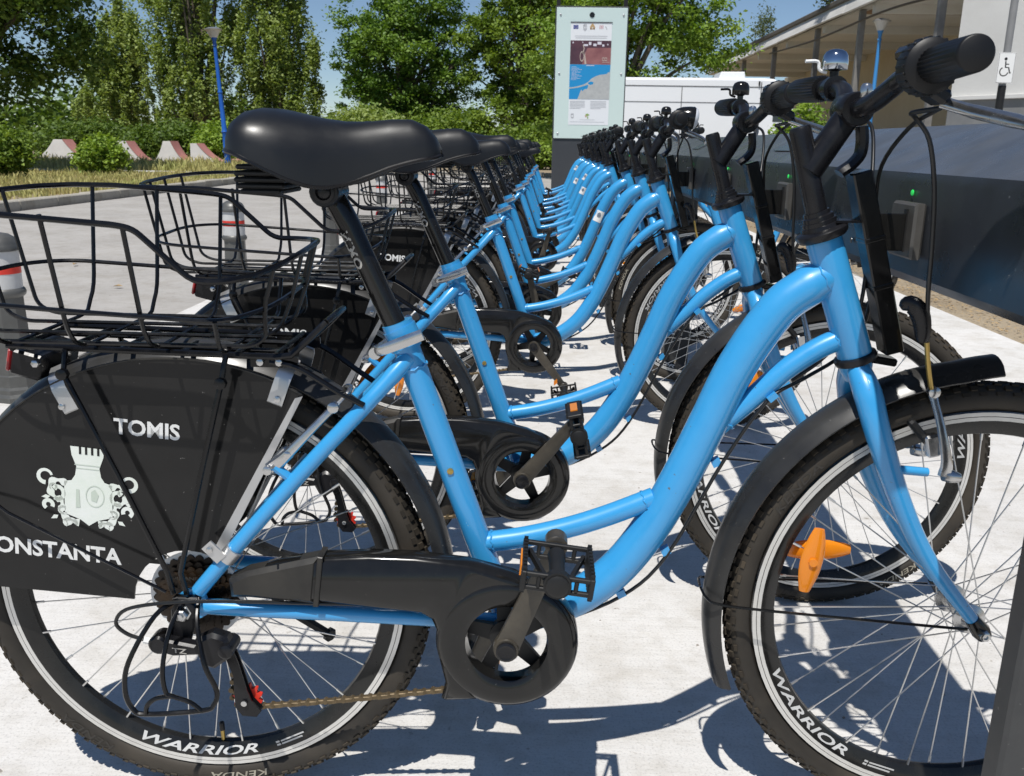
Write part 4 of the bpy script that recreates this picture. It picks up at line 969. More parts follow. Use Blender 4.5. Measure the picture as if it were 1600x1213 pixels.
# ------------------------------------------------------------------ bicycles
protoA = make_bike(True); protoB = make_bike(False)
bpy.context.view_layer.update(); index_children()
BG = 'blue rental bicycles docked side by side in the row'
def child(o, name, idx=0):
    c = [x for x in o.children if x.name.split('.')[0] == name]; return c[idx]
slots = [(0, 68.6, 0, 'nearest blue bicycle with the lettered black coat guard filling the lower left'),
         (1, 52, 0, 'second blue bicycle from the near end, right behind the nearest one'),
         (3, -52, 0, 'third blue bicycle, first one beyond the near empty dock, carrying a black headlamp'),
         (4, 104, 0, 'fourth blue bicycle, in the middle of the group of three past the empty dock'),
         (5, 30, 0, 'fifth blue bicycle with a white sticker high on its curved main tube'),
         (7, 75, 0, 'sixth blue bicycle, first one beyond the second empty dock'),
         (8, 160, 0, 'seventh blue bicycle, between the sixth and the stickered eighth in the row'),
         (9, 20, 0, 'eighth blue bicycle with a small white sticker, past the second empty dock'),
         (10, 95, 0, 'ninth blue bicycle in the row with a sticker high on its tube'),
         (11, 60, -.045, 'tenth blue bicycle with its saddle set low'),
         (12, 130, 0, 'eleventh blue bicycle with a small sticker low on its tube'),
         (13, 40, -.05, 'twelfth blue bicycle with a low saddle, last before the farthest empty dock'),
         (15, 85, 0, 'thirteenth blue bicycle, next to last before the information pillar'),
         (16, 10, 0, 'farthest blue bicycle in the row, closest to the information pillar')]
bikes = []
for i, (k, ca, dz, lab) in enumerate(slots):
    detail = i < 3
    if i == 0: o = protoA
    elif i == 3: o = protoB
    else: o = copy_tree(protoA if detail else protoB)
    y = PITCH * k
    o.location = (SK * y + (RNG.normal(0, .006) if i > 1 else 0), y, -.0098)
    o.rotation_euler = (RNG.normal(0, .006) if i else 0, 0, RNG.normal(0, .006) if i else 0)
    tag(o, lab, 'bicycle', BG); bikes.append((o, ca, dz))
bpy.context.view_layer.update()
opp = copy_tree(protoB); opp.location = (2.09, 3.80, -.0098); opp.rotation_euler = (0, 0, PI)
tag(opp, 'blue bicycle docked from the far side of the rail, facing the others', 'bicycle')
bpy.context.view_layer.update()
for i, (o, ca, dz) in enumerate(bikes):
    a = math.radians(ca); ck = child(o, 'crankset'); ck.rotation_euler = (0, -a, 0)
    for c in ck.children:
        if c.name.startswith('pedal'): c.rotation_euler = (0, a + (.12 if i == 0 else (1.35 if i == 1 else RNG.uniform(-.6, 1.2))), 0)
    if i:
        for w in ('front_wheel', 'rear_wheel'): child(o, w).rotation_euler = (0, {1: (.35 if w[0] == 'f' else 1.2)}.get(i, RNG.uniform(0, 6.2)), 0)
    if i > 1 and not dz: dz = float(RNG.uniform(-.016, .010))
    if dz:
        for nm in ('saddle', 'seat_post'):
            c = child(o, nm); c.location = (-.45 * dz * .9, 0, dz)
for o in [b[0] for b in bikes[1:]] + [opp]:
    for c in child(o, 'handlebar').children:
        if c.name.startswith('bell') :
            c.material_slots[0].link = 'OBJECT'; c.material_slots[0].material = MAT['black_gloss']
# stickers on some main tubes
def sticker(o, t):
    P = [(.768, .746), (.724, .672), (.692, .593), (.659, .512)]
    x, z = P[t]; x2, z2 = P[t + 1]; d = V3((x2 - x, 0, z2 - z)); d /= np.linalg.norm(d); nrm = np.array([d[2], 0, -d[0]]); c = V3((x, 0, z)) * .5 + V3((x2, 0, z2)) * .5
    m = MB(); rows = []
    for s_ in (-.026, .026):
        rows.append([c + d * s_ + .0264 * (math.cos(q) * np.array([0, -1., 0]) + math.sin(q) * nrm) for q in np.linspace(-.6, 1.0, 7)])
    m.add(rows[0] + rows[1], [(i, i + 1, i + 8, i + 7) for i in range(6)])
    st_ = m.build('sticker', 'sticker', o)
    m = MB(); c2 = c + .0266 * (math.cos(.2) * np.array([0, -1., 0]) + math.sin(.2) * nrm)
    e2 = math.cos(.2) * nrm - math.sin(.2) * np.array([0, -1., 0])
    m.add([c2 + d * (.012 * math.cos(q) - .006) + e2 * .009 * math.sin(q) for q in np.linspace(0, 6.28, 12, endpoint=False)], [tuple(range(12))]); m.build('sticker_emblem', 'aluminium', st_, smooth=0)
for i, t in ((4, 1), (7, 1), (8, 0), (10, 1), (12, 0)): sticker(bikes[i][0], t)
hl = MB(); hl.lathe([(.012, -.055), (.022, -.048), (.030, -.030), (.034, -.008), (.035, .006), (.033, .010)], (.905, -.06, 1.035), (1, -.05, -.12), n=24); hl.tube([(.885, -.06, 1.03), (.855, -.07, 1.01)], .007, n=8)
hlo = hl.build('headlamp', 'black_gloss', bikes[2][0], smooth=50)
material('lamp_lens', (.7, .72, .75), rough=.1, coat=.5)
hl = MB(); hl.lathe([(.033, .009), (.030, .016), (.018, .022), (0, .024)], (.905, -.06, 1.035), (1, -.05, -.12), n=24); hl.build('lens', 'lamp_lens', hlo, smooth=60)
# ------------------------------------------------------------------ bollards
material('bollard_grey', (.085, .085, .08), rough=.42, metal=.25, var=1, vscale=14, col2=(.12, .12, .114), rvar=.1, bump=.1, bscale=80)
material('band_white', (.55, .55, .545), rough=.5, var=1, vscale=20, col2=(.46, .46, .45))
material('band_red', (.62, .035, .02), rough=.45)
def make_bollard():
    r = empty('bollard')
    b = MB(); b.lathe([(.088, 0), (.088, .018), (.080, .030), (.080, .045), (.074, .055), (.072, .095), (.0685, .10), (.0600, .36), (.0600, .385)], n=8)
    b.build('post', 'bollard_grey', r, smooth=20)
    b = MB(); b.lathe([(.060, .380), (.068, .388), (.070, .398), (.066, .408), (.0615, .412)], n=28); b.build('collar', 'bollard_grey', r)
    b = MB(); b.lathe([(.0605, .411), (.0600, .545)], n=28); b.build('white_band', 'band_white', r)
    b = MB(); b.lathe([(.0612, .465), (.0612, .495)], n=28); b.build('red_band', 'band_red', r)
    b = MB(); b.lathe([(.061, .544), (.069, .548), (.070, .558), (.066, .564), (.064, .572), (.054, .590), (.034, .603), (.012, .608), (0, .6085)], n=28); b.build('cap', 'bollard_grey', r, smooth=50)
    return r
bo = make_bollard(); index_children()
BL = ['nearest grey bollard with red and white bands, cut by the left edge', 'second grey bollard, standing behind the wire of the nearest basket', 'third grey bollard, just left of the nearest seat post', 'fourth grey bollard, behind the second seat post', 'fifth grey bollard, seen through the far baskets', 'farthest grey bollard in the line along the bicycles']
for i, (x, y) in enumerate(((-1.462, 2.0), (-1.30, 4.0), (-1.318, 6.45), (-1.275, 8.7), (-1.26, 10.9), (-1.25, 13.1))):
    o = bo if i == 0 else copy_tree(bo)
    o.location = (x, y, 0); tag(o, BL[i], 'bollard', 'banded bollards along the bicycle row'); o.rotation_euler = (0, 0, .2 + i * .35)

# ------------------------------------------------------------------ blue street lamps
material('lamp_blue', (.012, .10, .46), rough=.4, var=1, vscale=5, col2=(.02, .13, .50))
material('lamp_blue_pale', (.05, .24, .55), rough=.4)
material('lamp_white', (.62, .60, .55), rough=.4)
def make_lamp(loc, lean, h, mat, label, sc=1.0):
    r = empty('street_lamp', loc); r.rotation_euler = (0, lean, 0)
    m = MB(); m.lathe([(.13 * sc, 0), (.13 * sc, .1), (.095 * sc, .16), (.095 * sc, .52), (.13 * sc, .58), (.12 * sc, .64), (.09 * sc, .70), (.08 * sc, 1.15), (.10 * sc, 1.19), (.075 * sc, 1.25), (.062 * sc, h * .55), (.078 * sc, h * .555), (.060 * sc, h * .57), (.050 * sc, h - .55), (.075 * sc, h - .53), (.05 * sc, h - .5), (.06 * sc, h - .38), (.10 * sc, h - .30)], n=14)
    m.build('post', mat, r)
    m = MB(); m.lathe([(.10 * sc, h - .305), (.20 * sc, h - .12), (.235 * sc, h - .08)], n=20); m.build('lamp_globe', 'lamp_white', r, smooth=60)
    m = MB(); m.lathe([(.27 * sc, h - .085), (.275 * sc, h - .07), (.15 * sc, h - .015), (.04, h), (0, h)], n=20); m.build('lamp_cap', 'aluminium', r)
    return tag(r, label, 'street lamp')
make_lamp((-9.45, 27.6, .0), -.05, 4.25, 'lamp_blue', 'dark blue street lamp leaning slightly, beside the skate ramps')
make_lamp((9.1, 24.0, 0), .0, 4.25, 'lamp_blue_pale', 'light blue street lamp standing in front of the pavilion', .85)

# ------------------------------------------------------------------ skate ramps
material('ramp_white', (.78, .77, .76), rough=.7, var=1, vscale=1.6, col2=(.62, .60, .59))
material('ramp_pink', (.42, .17, .15), rough=.7, var=1, vscale=3, col2=(.50, .24, .21))
def ramp(x0, xt0, xt1, x1, label, zt=.86, y0=29.6, y1=30.25, zb=.22):
    r = empty('skate_ramp', ((x0 + x1) / 2, y0, 0)); ox = (x0 + x1) / 2
    def curve(xa, xb, n=9): return [(xa + (xb - xa) * t, zb + (zt - zb) * (1 - math.sqrt(max(0, 1 - t * t)) * 1) if False else zb + (zt - zb) * t ** 2.2) for t in np.linspace(0, 1, n)]
    L_ = curve(x0, xt0); R_ = curve(x1, xt1)[::-1]
    poly = L_ + R_
    m = MB(); m.prism([(x - ox, z) for x, z in poly] + [(x1 - ox, zb - .03), (x0 - ox, zb - .03)], 0, y1 - y0); m.build('side', 'ramp_white', r, smooth=0)
    m = MB(); n = len(R_); m.add([(x - ox + .004, -.02, z + .006) for x, z in R_] + [(x - ox + .004, y1 - y0 + .02, z + .006) for x, z in R_], [(i, i + 1, n + i + 1, n + i) for i in range(n - 1)])
    m.build('ramp_face', 'ramp_pink', r)
    m = MB(); m.box((0, (y1 - y0) / 2, .09), (x1 - x0 - .01, y1 - y0 - .03, .19), None, .01); m.build('base', 'ramp_pink', r, smooth=0)
    return tag(r, label, 'skate ramp', 'concrete skate ramps beyond the verge')
ramp(-17.0, -16.05, -15.75, -14.75, 'leftmost concrete skate ramp, half hidden behind the bushes', .88)
ramp(-14.7, -14.0, -13.58, -12.80, 'second skate ramp from the left, right of the light green bush')
ramp(-13.15 + .36, -12.32, -12.08, -11.45, 'third skate ramp from the left with a pink curved face', .88)
ramp(-11.44, -11.42 + .02, -11.18, -10.2, 'rightmost skate ramp, closest to the blue lamp', .82)
m = MB(); m.box((-9.65, 30.3, .16), (1.05, 1.3, .34), None, .02); tag(m.build('skate_block', 'ramp_pink', smooth=0), 'low pink concrete block at the foot of the blue lamp', 'block')

# ------------------------------------------------------------------ information pillar
material('pillar_dark', (.038, .041, .046), rough=.45, var=1, vscale=6, col2=(.046, .049, .054))
material('glass_mint', (.55, .66, .63), rough=.12, coat=.6, coat_rough=.03)
material('poster_white', (.72, .74, .76), rough=.35)
material('ink_grey', (.42, .43, .45), rough=.5)
material('map_blue', (.012, .245, .53), rough=.4)
material('map_grey', (.36, .37, .37), rough=.4, var=1, vscale=22, col2=(.45, .46, .45), bump=0)
material('eu_blue', (.02, .05, .30), rough=.4)
material('ink_gold', (.45, .30, .15), rough=.4)
material('ink_red', (.45, .12, .14), rough=.4)
material('ink_green', (.25, .36, .12), rough=.4)
material('photo_dark', (.045, .022, .035), rough=.35, var=1, vscale=5, col2=(.11, .045, .06))
material('photo_road', (.36, .16, .15), rough=.35, var=1, vscale=4, col2=(.20, .075, .08))
material('photo_light', (.62, .60, .66), rough=.35)
material('photo_pale', (.45, .38, .33), rough=.35)
KY = 11.6; KX0, KX1 = .585, 1.530
kio = empty('information_pillar', ((KX0 + KX1) / 2, KY, 0)); KC = (KX0 + KX1) / 2
tag(kio, 'tall dark information pillar with a pale glass panel showing a map poster', 'sign')
m = MB(); m.box((0, .09, 1.36), (KX1 - KX0 + .02, .16, 2.72), None, .006); m.build('pillar_body', 'pillar_dark', kio, smooth=0)
m = MB(); m.box((0, -.002, 1.868), (KX1 - KX0 - .01, .014, 1.665), None, .003); m.build('glass_panel', 'glass_mint', kio, smooth=0)
for x in (-.445, .445): m = MB(); m.box((x, .09, 3.2), (.05, .05, .97)); m.build('mast', 'black_matte', kio, smooth=0)
for x in (-.415, .415):
    for z in (1.10, 1.875, 2.61): m = MB(); m.lathe([(.013, 0), (.013, .008), (.009, .011)], (x, -.0095, z), (0, -1, 0), n=12); m.build('glass_bolt', 'aluminium', kio)
m = MB(); m.lathe([(.034, 0), (.034, .004), (.030, .008), (0, .008)], (0, -.0095, 2.61), (0, -1, 0), n=24); m.build('camera_lens', 'black_gloss', kio)
PX0, PX1 = .783 - KC, 1.325 - KC; PZ0, PZ1 = 1.215, 2.515
m = MB(); m.box(((PX0 + PX1) / 2, -.0105, (PZ0 + PZ1) / 2), (PX1 - PX0, .003, PZ1 - PZ0)); pos = m.build('poster', 'poster_white', kio, smooth=0)
m = MB(); m.box(((PX0 + PX1) / 2, -.013, PZ1 + .003), (PX1 - PX0 + .01, .012, .010)); m.build('poster_frame', 'pillar_dark', kio, smooth=0)
def pp(y): return lambda u, v: (PX0 + u * (PX1 - PX0), y, PZ0 + v * (PZ1 - PZ0))
def quad(mb, u0, u1, v0, v1, y): mb.poly2([(u0, v0), (u1, v0), (u1, v1), (u0, v1)], pp(y))
def printed(name, mat, fn, y=-.0135):
    q = MB(); fn(q, y); return q.build(name, mat, pos, smooth=0)
printed('photo_print', 'photo_dark', lambda q, y: quad(q, .0, 1, .598, .828, y))
printed('photo_road', 'photo_road', lambda q, y: q.poly2([(.30, .598), (1, .598), (1, .760), (.42, .757), (.36, .70)], pp(y)), -.0140)
def lights(q, y):
    for u, v, w, h in ((.33, .775, .10, .018), (.45, .785, .06, .030), (.56, .775, .08, .024), (.66, .79, .10, .028), (.78, .772, .05, .020), (.90, .785, .03, .012), (.05, .80, .03, .015), (.29, .805, .02, .012)): quad(q, u, u + w, v, v + h, y)
printed('photo_lights', 'photo_light', lights, -.0145)
def bikep(q, y):
    q.ribbon([(.29 + .045 * math.cos(a), .675 + .045 * math.sin(a)) for a in np.linspace(0, 6.3, 20)], .012, place=pp(y)); q.ribbon([(.31, .70), (.34, .75), (.31, .79)], .02, place=pp(y)); q.poly2([(.36, .60), (.41, .60), (.38, .66), (.36, .72), (.345, .68)], pp(y))
    for a in (.0, .05): q.ribbon([(.82 + a * 1.2 + .03 * math.cos(t), .65 + .014 * math.sin(t)) for t in np.linspace(0, 6.3, 14)], .008, place=pp(y))
    quad(q, .79, .97, .618, .622, y)
printed('photo_bicycle', 'photo_pale', bikep, -.0150)
printed('map_sea', 'map_blue', lambda q, y: quad(q, 0, 1, .255, .596, y))
land = [(.22, .256), (1, .256), (1, .545), (.96, .525), (.94, .53), (.88, .505), (.80, .505), (.72, .50), (.66, .488), (.58, .47), (.52, .45), (.46, .425), (.40, .415), (.26, .382), (.12, .368), (0, .360), (0, .376), (.12, .382), (.24, .395), (.38, .425), (.44, .44)]
land = [(.21, .256), (1, .256), (1, .555), (.985, .52), (.95, .525), (.92, .508), (.84, .502), (.74, .497), (.66, .485), (.62, .478), (.55, .462), (.50, .44), (.46, .425), (.36, .402), (.22, .384), (.1, .374), (0, .370), (0, .358), (.1, .362), (.24, .372), (.38, .388), (.46, .400), (.47, .388), (.455, .365), (.42, .352), (.40, .360), (.33, .335), (.30, .352), (.27, .32), (.24, .285)]
printed('map_land', 'map_grey', lambda q, y: q.poly2(land, pp(y)), -.0140)
printed('map_lake', 'map_blue', lambda q, y: q.poly2([(.46, .42), (.53, .432), (.60, .425), (.585, .405), (.52, .398), (.47, .405)], pp(y)), -.0145)
def inks(q, y):
    for j in range(6): quad(q, .03, .40 if j < 5 else .30, .232 - j * .014, .237 - j * .014, y); quad(q, .54, .93 if j < 5 else .80, .232 - j * .014, .237 - j * .014, y)
    quad(q, .10, .90, .868, .873, y); quad(q, .12, .88, .850, .855, y); quad(q, .04, .90, .028, .031, y); quad(q, .28, .66, .050, .053, y)
    q.ribbon([(.31, .975), (.31, .940), (.345, .925), (.38, .940), (.38, .975), (.31, .975)], .022, place=pp(y)); quad(q, .335, .355, .94, .965, y)
    q.ribbon([(.84, .965), (.87, .945), (.88, .93)], .012, place=pp(y)); q.ribbon([(.07, .105), (.07, .078), (.10, .068), (.13, .078), (.13, .105), (.07, .105)], .016, place=pp(y))
    quad(q, .025, .25, .545, .548, y)
printed('print_text', 'ink_grey', inks)
def mt(q, y):
    for j in range(11): quad(q, .04, .16 + .18 * ((j * 7) % 5) / 5, .570 - j * .0125, .573 - j * .0125, y)
    quad(q, .40, .60, .584, .590, y)
printed('map_text', 'photo_light', mt, -.0140)
printed('flag_print', 'eu_blue', lambda q, y: quad(q, .06, .18, .938, .975, y))
def stars(q, y):
    for j in range(12): a = j * PI / 6; u, v = .12 + .035 * math.cos(a), .9565 + .0125 * math.sin(a); quad(q, u - .006, u + .006, v - .0025, v + .0025, y)
printed('flag_stars', 'yellow_paint', stars, -.0140)
def arms(q, y):
    q.ribbon([(.47, .942), (.50, .965), (.525, .978), (.55, .965), (.58, .942)], .035, place=pp(y)); quad(q, .47, .58, .935, .945, y); q.poly2([(.41, .09), (.44, .10), (.46, .085), (.44, .075)], pp(y))
printed('arms_print', 'ink_gold', arms)
def rd(q, y):
    for u in (.70, .735, .77): quad(q, u, u + .014, .938, .975, y)
printed('logo_print', 'ink_red', rd)
printed('leaf_logo', 'ink_green', lambda q, y: (q.poly2([(.42, .108), (.48, .115), (.53, .10), (.47, .085)], pp(y)), quad(q, .47, .50, .062, .083, y)))

# ------------------------------------------------------------------ van
material('van_white', (.78, .79, .80), rough=.3, coat=.5, coat_rough=.08)
material('seam_dark', (.12, .12, .12), rough=.6)
material('tinted_glass', (.02, .025, .03), rough=.05, coat=.5)
van = empty('van', (2.4, 19.0, 0)); tag(van, 'white panel van with a roof box parked behind the docking rail', 'van')
prof = [(-1.60, .45), (-1.63, 1.0), (-1.58, 2.20), (-1.52, 2.32), (-1.3, 2.36), (2.70, 2.385), (2.90, 2.37), (3.05, 2.30), (3.20, 2.10), (3.55, 1.45), (3.65, 1.20), (3.95, 1.05), (4.05, .85), (4.05, .45)]
m = MB(); rings = []
for y, ins in ((0.10, .0), (.0, .05), (-.0, .06)): pass
for (y, s_, dz) in ((-.0, .985, -.05), (.07, 1.0, -.0), (1.85, 1.0, 0), (1.92, .985, -.05)):
    rings.append([(x * s_, y, z + (dz if z > 2.0 else 0)) for x, z in prof])
m.loft(rings); m.build('van_body', 'van_white', van, smooth=30)
for (x0, x1, z0, z1) in ((-1.55, 2.95, 2.190, 2.208), (-1.58, 3.10, 1.868, 1.880), (.955, .970, .6, 2.19), (2.62, 2.64, .6, 2.30)):
    m = MB(); m.box(((x0 + x1) / 2, -.003, (z0 + z1) / 2), (x1 - x0, .008, z1 - z0)); m.build('panel_seam', 'seam_dark', van, smooth=0)
m = MB(); m.prism([(1.78, 2.36), (1.84, 2.53), (2.34, 2.535), (2.38, 2.36)], .4, 1.2, b=.02); m.build('roof_box', 'van_white', van, smooth=30)
m = MB(); m.prism([(2.92, 1.50), (2.92, 1.98), (3.04, 1.98), (3.32, 1.50)], -.006, .01); m.build('window', 'tinted_glass', van, smooth=0)
for x in (-.8, 2.9):
    m = MB(); m.lathe([(.2, -.02), (.33, -.02), (.34, .0), (.34, .2), (.2, .2)], (x, .06, .34), (0, 1, 0), n=24); m.build('wheel', 'rubber', van)
m = MB(); m.box((2.58, -.02, 2.27), (.03, .03, .09)); m.build('door_catch', 'black_matte', van, smooth=0)

# ------------------------------------------------------------------ pavilion
material('render_white', (.66, .655, .63), rough=.8, var=1, vscale=.7, col2=(.56, .55, .52), bump=.2, bscale=20, bdist=.01)
material('render_beige', (.50, .43, .31), rough=.85, var=1, vscale=.6, col2=(.58, .52, .40))
material('soffit_paint', (.66, .63, .56), rough=.85, var=1, vscale=.9, col2=(.74, .72, .67))
material('fascia_paint', (.72, .71, .68), rough=.8, var=1, vscale=1.5, col2=(.50, .49, .46), stretch=(1, .3, 3))
material('rust_stain', (.26, .13, .055), rough=.85, var=1, vscale=3, col2=(.40, .30, .19))
material('roof_felt', (.10, .095, .085), rough=.9, var=1, vscale=3, col2=(.17, .15, .12))
material('column_paint', (.14, .135, .13), rough=.7, var=1, vscale=2, col2=(.28, .27, .25))
material('wall_grey', (.16, .165, .17), rough=.8, var=1, vscale=2, col2=(.22, .22, .215))
pav = empty('pavilion', (9.0, 30, 0)); tag(pav, 'run-down low pavilion with a deep flat roof overhang on posts', 'building')
def pb(name, c, s_, mat, b=0.0): 
    m = MB(); m.box((c[0] - 9.0, c[1] - 30, c[2]), s_, None, b); return m.build(name, mat, pav, smooth=0)
pb('roof', (13.0, 34.6, 5.16), (8.0, 30.8, .16), 'roof_felt', .03)
pb('soffit', (13.05, 34.6, 4.73), (7.8, 30.6, .05), 'soffit_paint')
for i, y0 in enumerate(np.arange(19.2, 49, 3.8)):
    m = MB(); m.box((9.03 - 9, y0 + 1.9 - 30, 4.895 + RNG.normal(0, .01)), (.07, 3.76, .42), rot_y(.42 + RNG.normal(0, .01)), .01); m.build('fascia_board', 'fascia_paint', pav, smooth=0)
pb('roof_edge', (9.13, 34.6, 5.105), (.22, 30.8, .045), 'roof_felt')
for i, y in enumerate(np.arange(20.4, 49, 4.45)): pb('beam', (12.9, y, 4.60), (7.5, .22, .26), 'soffit_paint', .01)
for i, y in enumerate((20.5, 25.8, 30.0, 35.6, 41)): pb('column', (9.18, y, 2.35), (.16, .16, 4.68), 'column_paint', .01)
for i, y in enumerate((26.0, 35)): pb('stain', (11 + i, y, 4.702), (3.2, 1.4, .004), 'rust_stain')
pb('back_wall', (13.6, 33, 2.35), (.2, 36, 4.7), 'render_beige')
pb('boarded_window', (13.47, 27.2, 2.5), (.06, 2.2, 1.7), 'soffit_paint'); pb('doorway', (13.48, 24.4, 1.6), (.05, 1.2, 3.0), 'photo_dark')
def wall_box(name, z0, z1, th, mat):
    m = MB(); m.box((11.3 - 9, 16.4 - 30, (z0 + z1) / 2), (7.4, th, z1 - z0), rot_z(-.988), .01); m.build(name, mat, pav, smooth=0)
wall_box('front_wall', 2.09, 4.86, .22, 'render_white'); wall_box('plinth', 0, 2.0, .30, 'wall_grey'); wall_box('plinth_ledge', 2.0, 2.09, .44, 'render_white')
cbm = MB(); cbm.tube(catmull([(9.1 - 9, 36 - 30, 4.5), (9.1 - 9, 30 - 30, 4.35), (9.1 - 9, 24 - 30, 4.4), (9.2 - 9, 20.6 - 30, 4.3)], 6), .03, n=6); cbm.build('cable', 'cable', pav)
gb = MB(); gb.ribbon([(0, 0), (.5, .35), (.9, .9), (1.3, .35), (1.5, .6)], .09, place=lambda u, v: (11.3 - .095 + (u - 1.2) * .55 - .0 - 9, 16.4 - .065 - (u - 1.2) * .835 - 30, 2.45 + v * .55)); gb.build('graffiti', 'ink_grey', pav, smooth=0)

# disabled parking sign
sg = empty('parking_sign', (5.285, 9.0, 0)); tag(sg, 'white wheelchair parking sign on a grey pole in front of the pavilion', 'sign')
material('pole_grey', (.20, .20, .20), rough=.5, var=1, vscale=5, col2=(.26, .26, .26))
m = MB(); m.tube([(0, 0, 0), (.0, 0, 1.62)], .040, n=16); m.build('lower_pole', 'black_matte', sg)
m = MB(); m.tube([(0, 0.005, 1.60), (.0, 0.005, 3.4)], .037, n=16); m.build('upper_pole', 'pole_grey', sg)
m = MB(); m.box((-.015, -.05, 1.795), (.175, .004, .305), None, .001); sp_ = m.build('sign_plate', 'sticker', sg, smooth=0)
m = MB(); w_ = lambda u, v: (-.015 + u, -.0525, 1.795 + v)
m.poly2([(-.012 + .016 * math.cos(a), .088 + .016 * math.sin(a)) for a in np.linspace(0, 6.28, 14, endpoint=False)], w_)
m.ribbon([(-.010, .066), (-.006, .005), (.028, .003), (.045, -.052), (.058, -.046)], .014, place=w_); m.ribbon([(-.008, .036), (.028, .036)], .010, place=w_)
m.ribbon([(-.016 + .042 * math.cos(a), -.038 + .042 * math.sin(a)) for a in np.linspace(2.0, 6.1, 16)], .011, place=w_)
m.ribbon([(-.082, -.147), (.082, -.147), (.082, .147), (-.082, .147), (-.082, -.147)], .004, place=w_)
m.build('wheelchair_symbol', 'black_matte', sp_, smooth=0)

# ------------------------------------------------------------------ trees
def foliage(name, c1, c2, tr=.32):
    m = bpy.data.materials.new(name); m.use_nodes = True; nt = m.node_tree; N = nt.nodes; L = nt.links
    p = N['Principled BSDF']; p.inputs['Roughness'].default_value = .55; p.inputs['Specular IOR Level'].default_value = .35
    at = N.new('ShaderNodeAttribute'); at.attribute_name = 'tone'
    rp = N.new('ShaderNodeValToRGB'); rp.color_ramp.elements[0].color = (*c1, 1); rp.color_ramp.elements[1].color = (*c2, 1)
    L.new(at.outputs['Fac'], rp.inputs['Fac']); L.new(rp.outputs['Color'], p.inputs['Base Color'])
    t = N.new('ShaderNodeBsdfTranslucent'); mx = N.new('ShaderNodeMixShader'); mx.inputs[0].default_value = tr
    hs = N.new('ShaderNodeMix'); hs.data_type = 'RGBA'; hs.blend_type = 'MULTIPLY'; hs.inputs['Factor'].default_value = 1; hs.inputs['B'].default_value = (1.25, 1.3, .5, 1)
    L.new(rp.outputs['Color'], hs.inputs['A']); L.new(hs.outputs['Result'], t.inputs['Color'])
    L.new(p.outputs[0], mx.inputs[1]); L.new(t.outputs[0], mx.inputs[2]); L.new(mx.outputs[0], N['Material Output'].inputs['Surface']); MAT[name] = m
foliage('leaf_dark', (.066, .118, .022), (.155, .230, .042))
foliage('leaf_mid', (.085, .150, .022), (.235, .325, .050))
foliage('leaf_green', (.070, .150, .024), (.200, .310, .055))
foliage('leaf_bright', (.150, .250, .032), (.300, .410, .070))
foliage('leaf_poplar', (.175, .245, .056), (.350, .420, .135))
foliage('leaf_grey', (.09, .12, .055), (.15, .18, .09))
material('bark', (.085, .068, .050), rough=.9, var=1, vscale=4, col2=(.15, .125, .095), bump=.6, bscale=14, bdist=.03, stretch=(1, 1, .25))
def leaf_mesh(name, P, size, mat, up=.5, tone=None):
    n = len(P)
    nr = RNG.normal(0, 1, (n, 3)); nr[:, 2] = np.abs(nr[:, 2]) + up; nr /= np.linalg.norm(nr, axis=1)[:, None]
    t = RNG.normal(0, 1, (n, 3)); t -= nr * np.sum(t * nr, 1)[:, None]; t /= np.linalg.norm(t, axis=1)[:, None]
    b = np.cross(nr, t); s = size * (.6 + .8 * RNG.random(n))[:, None]
    v = np.stack([P - t * s * .6, P + b * s * .36 + nr * s * .10, P + t * s * .6, P - b * s * .36 + nr * s * .10], 1).reshape(-1, 3)
    me = bpy.data.meshes.new(name); me.vertices.add(4 * n); me.vertices.foreach_set('co', v.ravel())
    me.loops.add(4 * n); me.loops.foreach_set('vertex_index', np.arange(4 * n, dtype=np.int32))
    me.polygons.add(n); me.polygons.foreach_set('loop_start', np.arange(n, dtype=np.int32) * 4)
    me.update(calc_edges=True)
    at = me.attributes.new('tone', 'FLOAT', 'FACE')
    tn = RNG.random(n) if tone is None else np.clip(tone + RNG.normal(0, .18, n), 0, 1)
    at.data.foreach_set('value', tn.astype(np.float32)); me.materials.append(MAT[mat]); return me
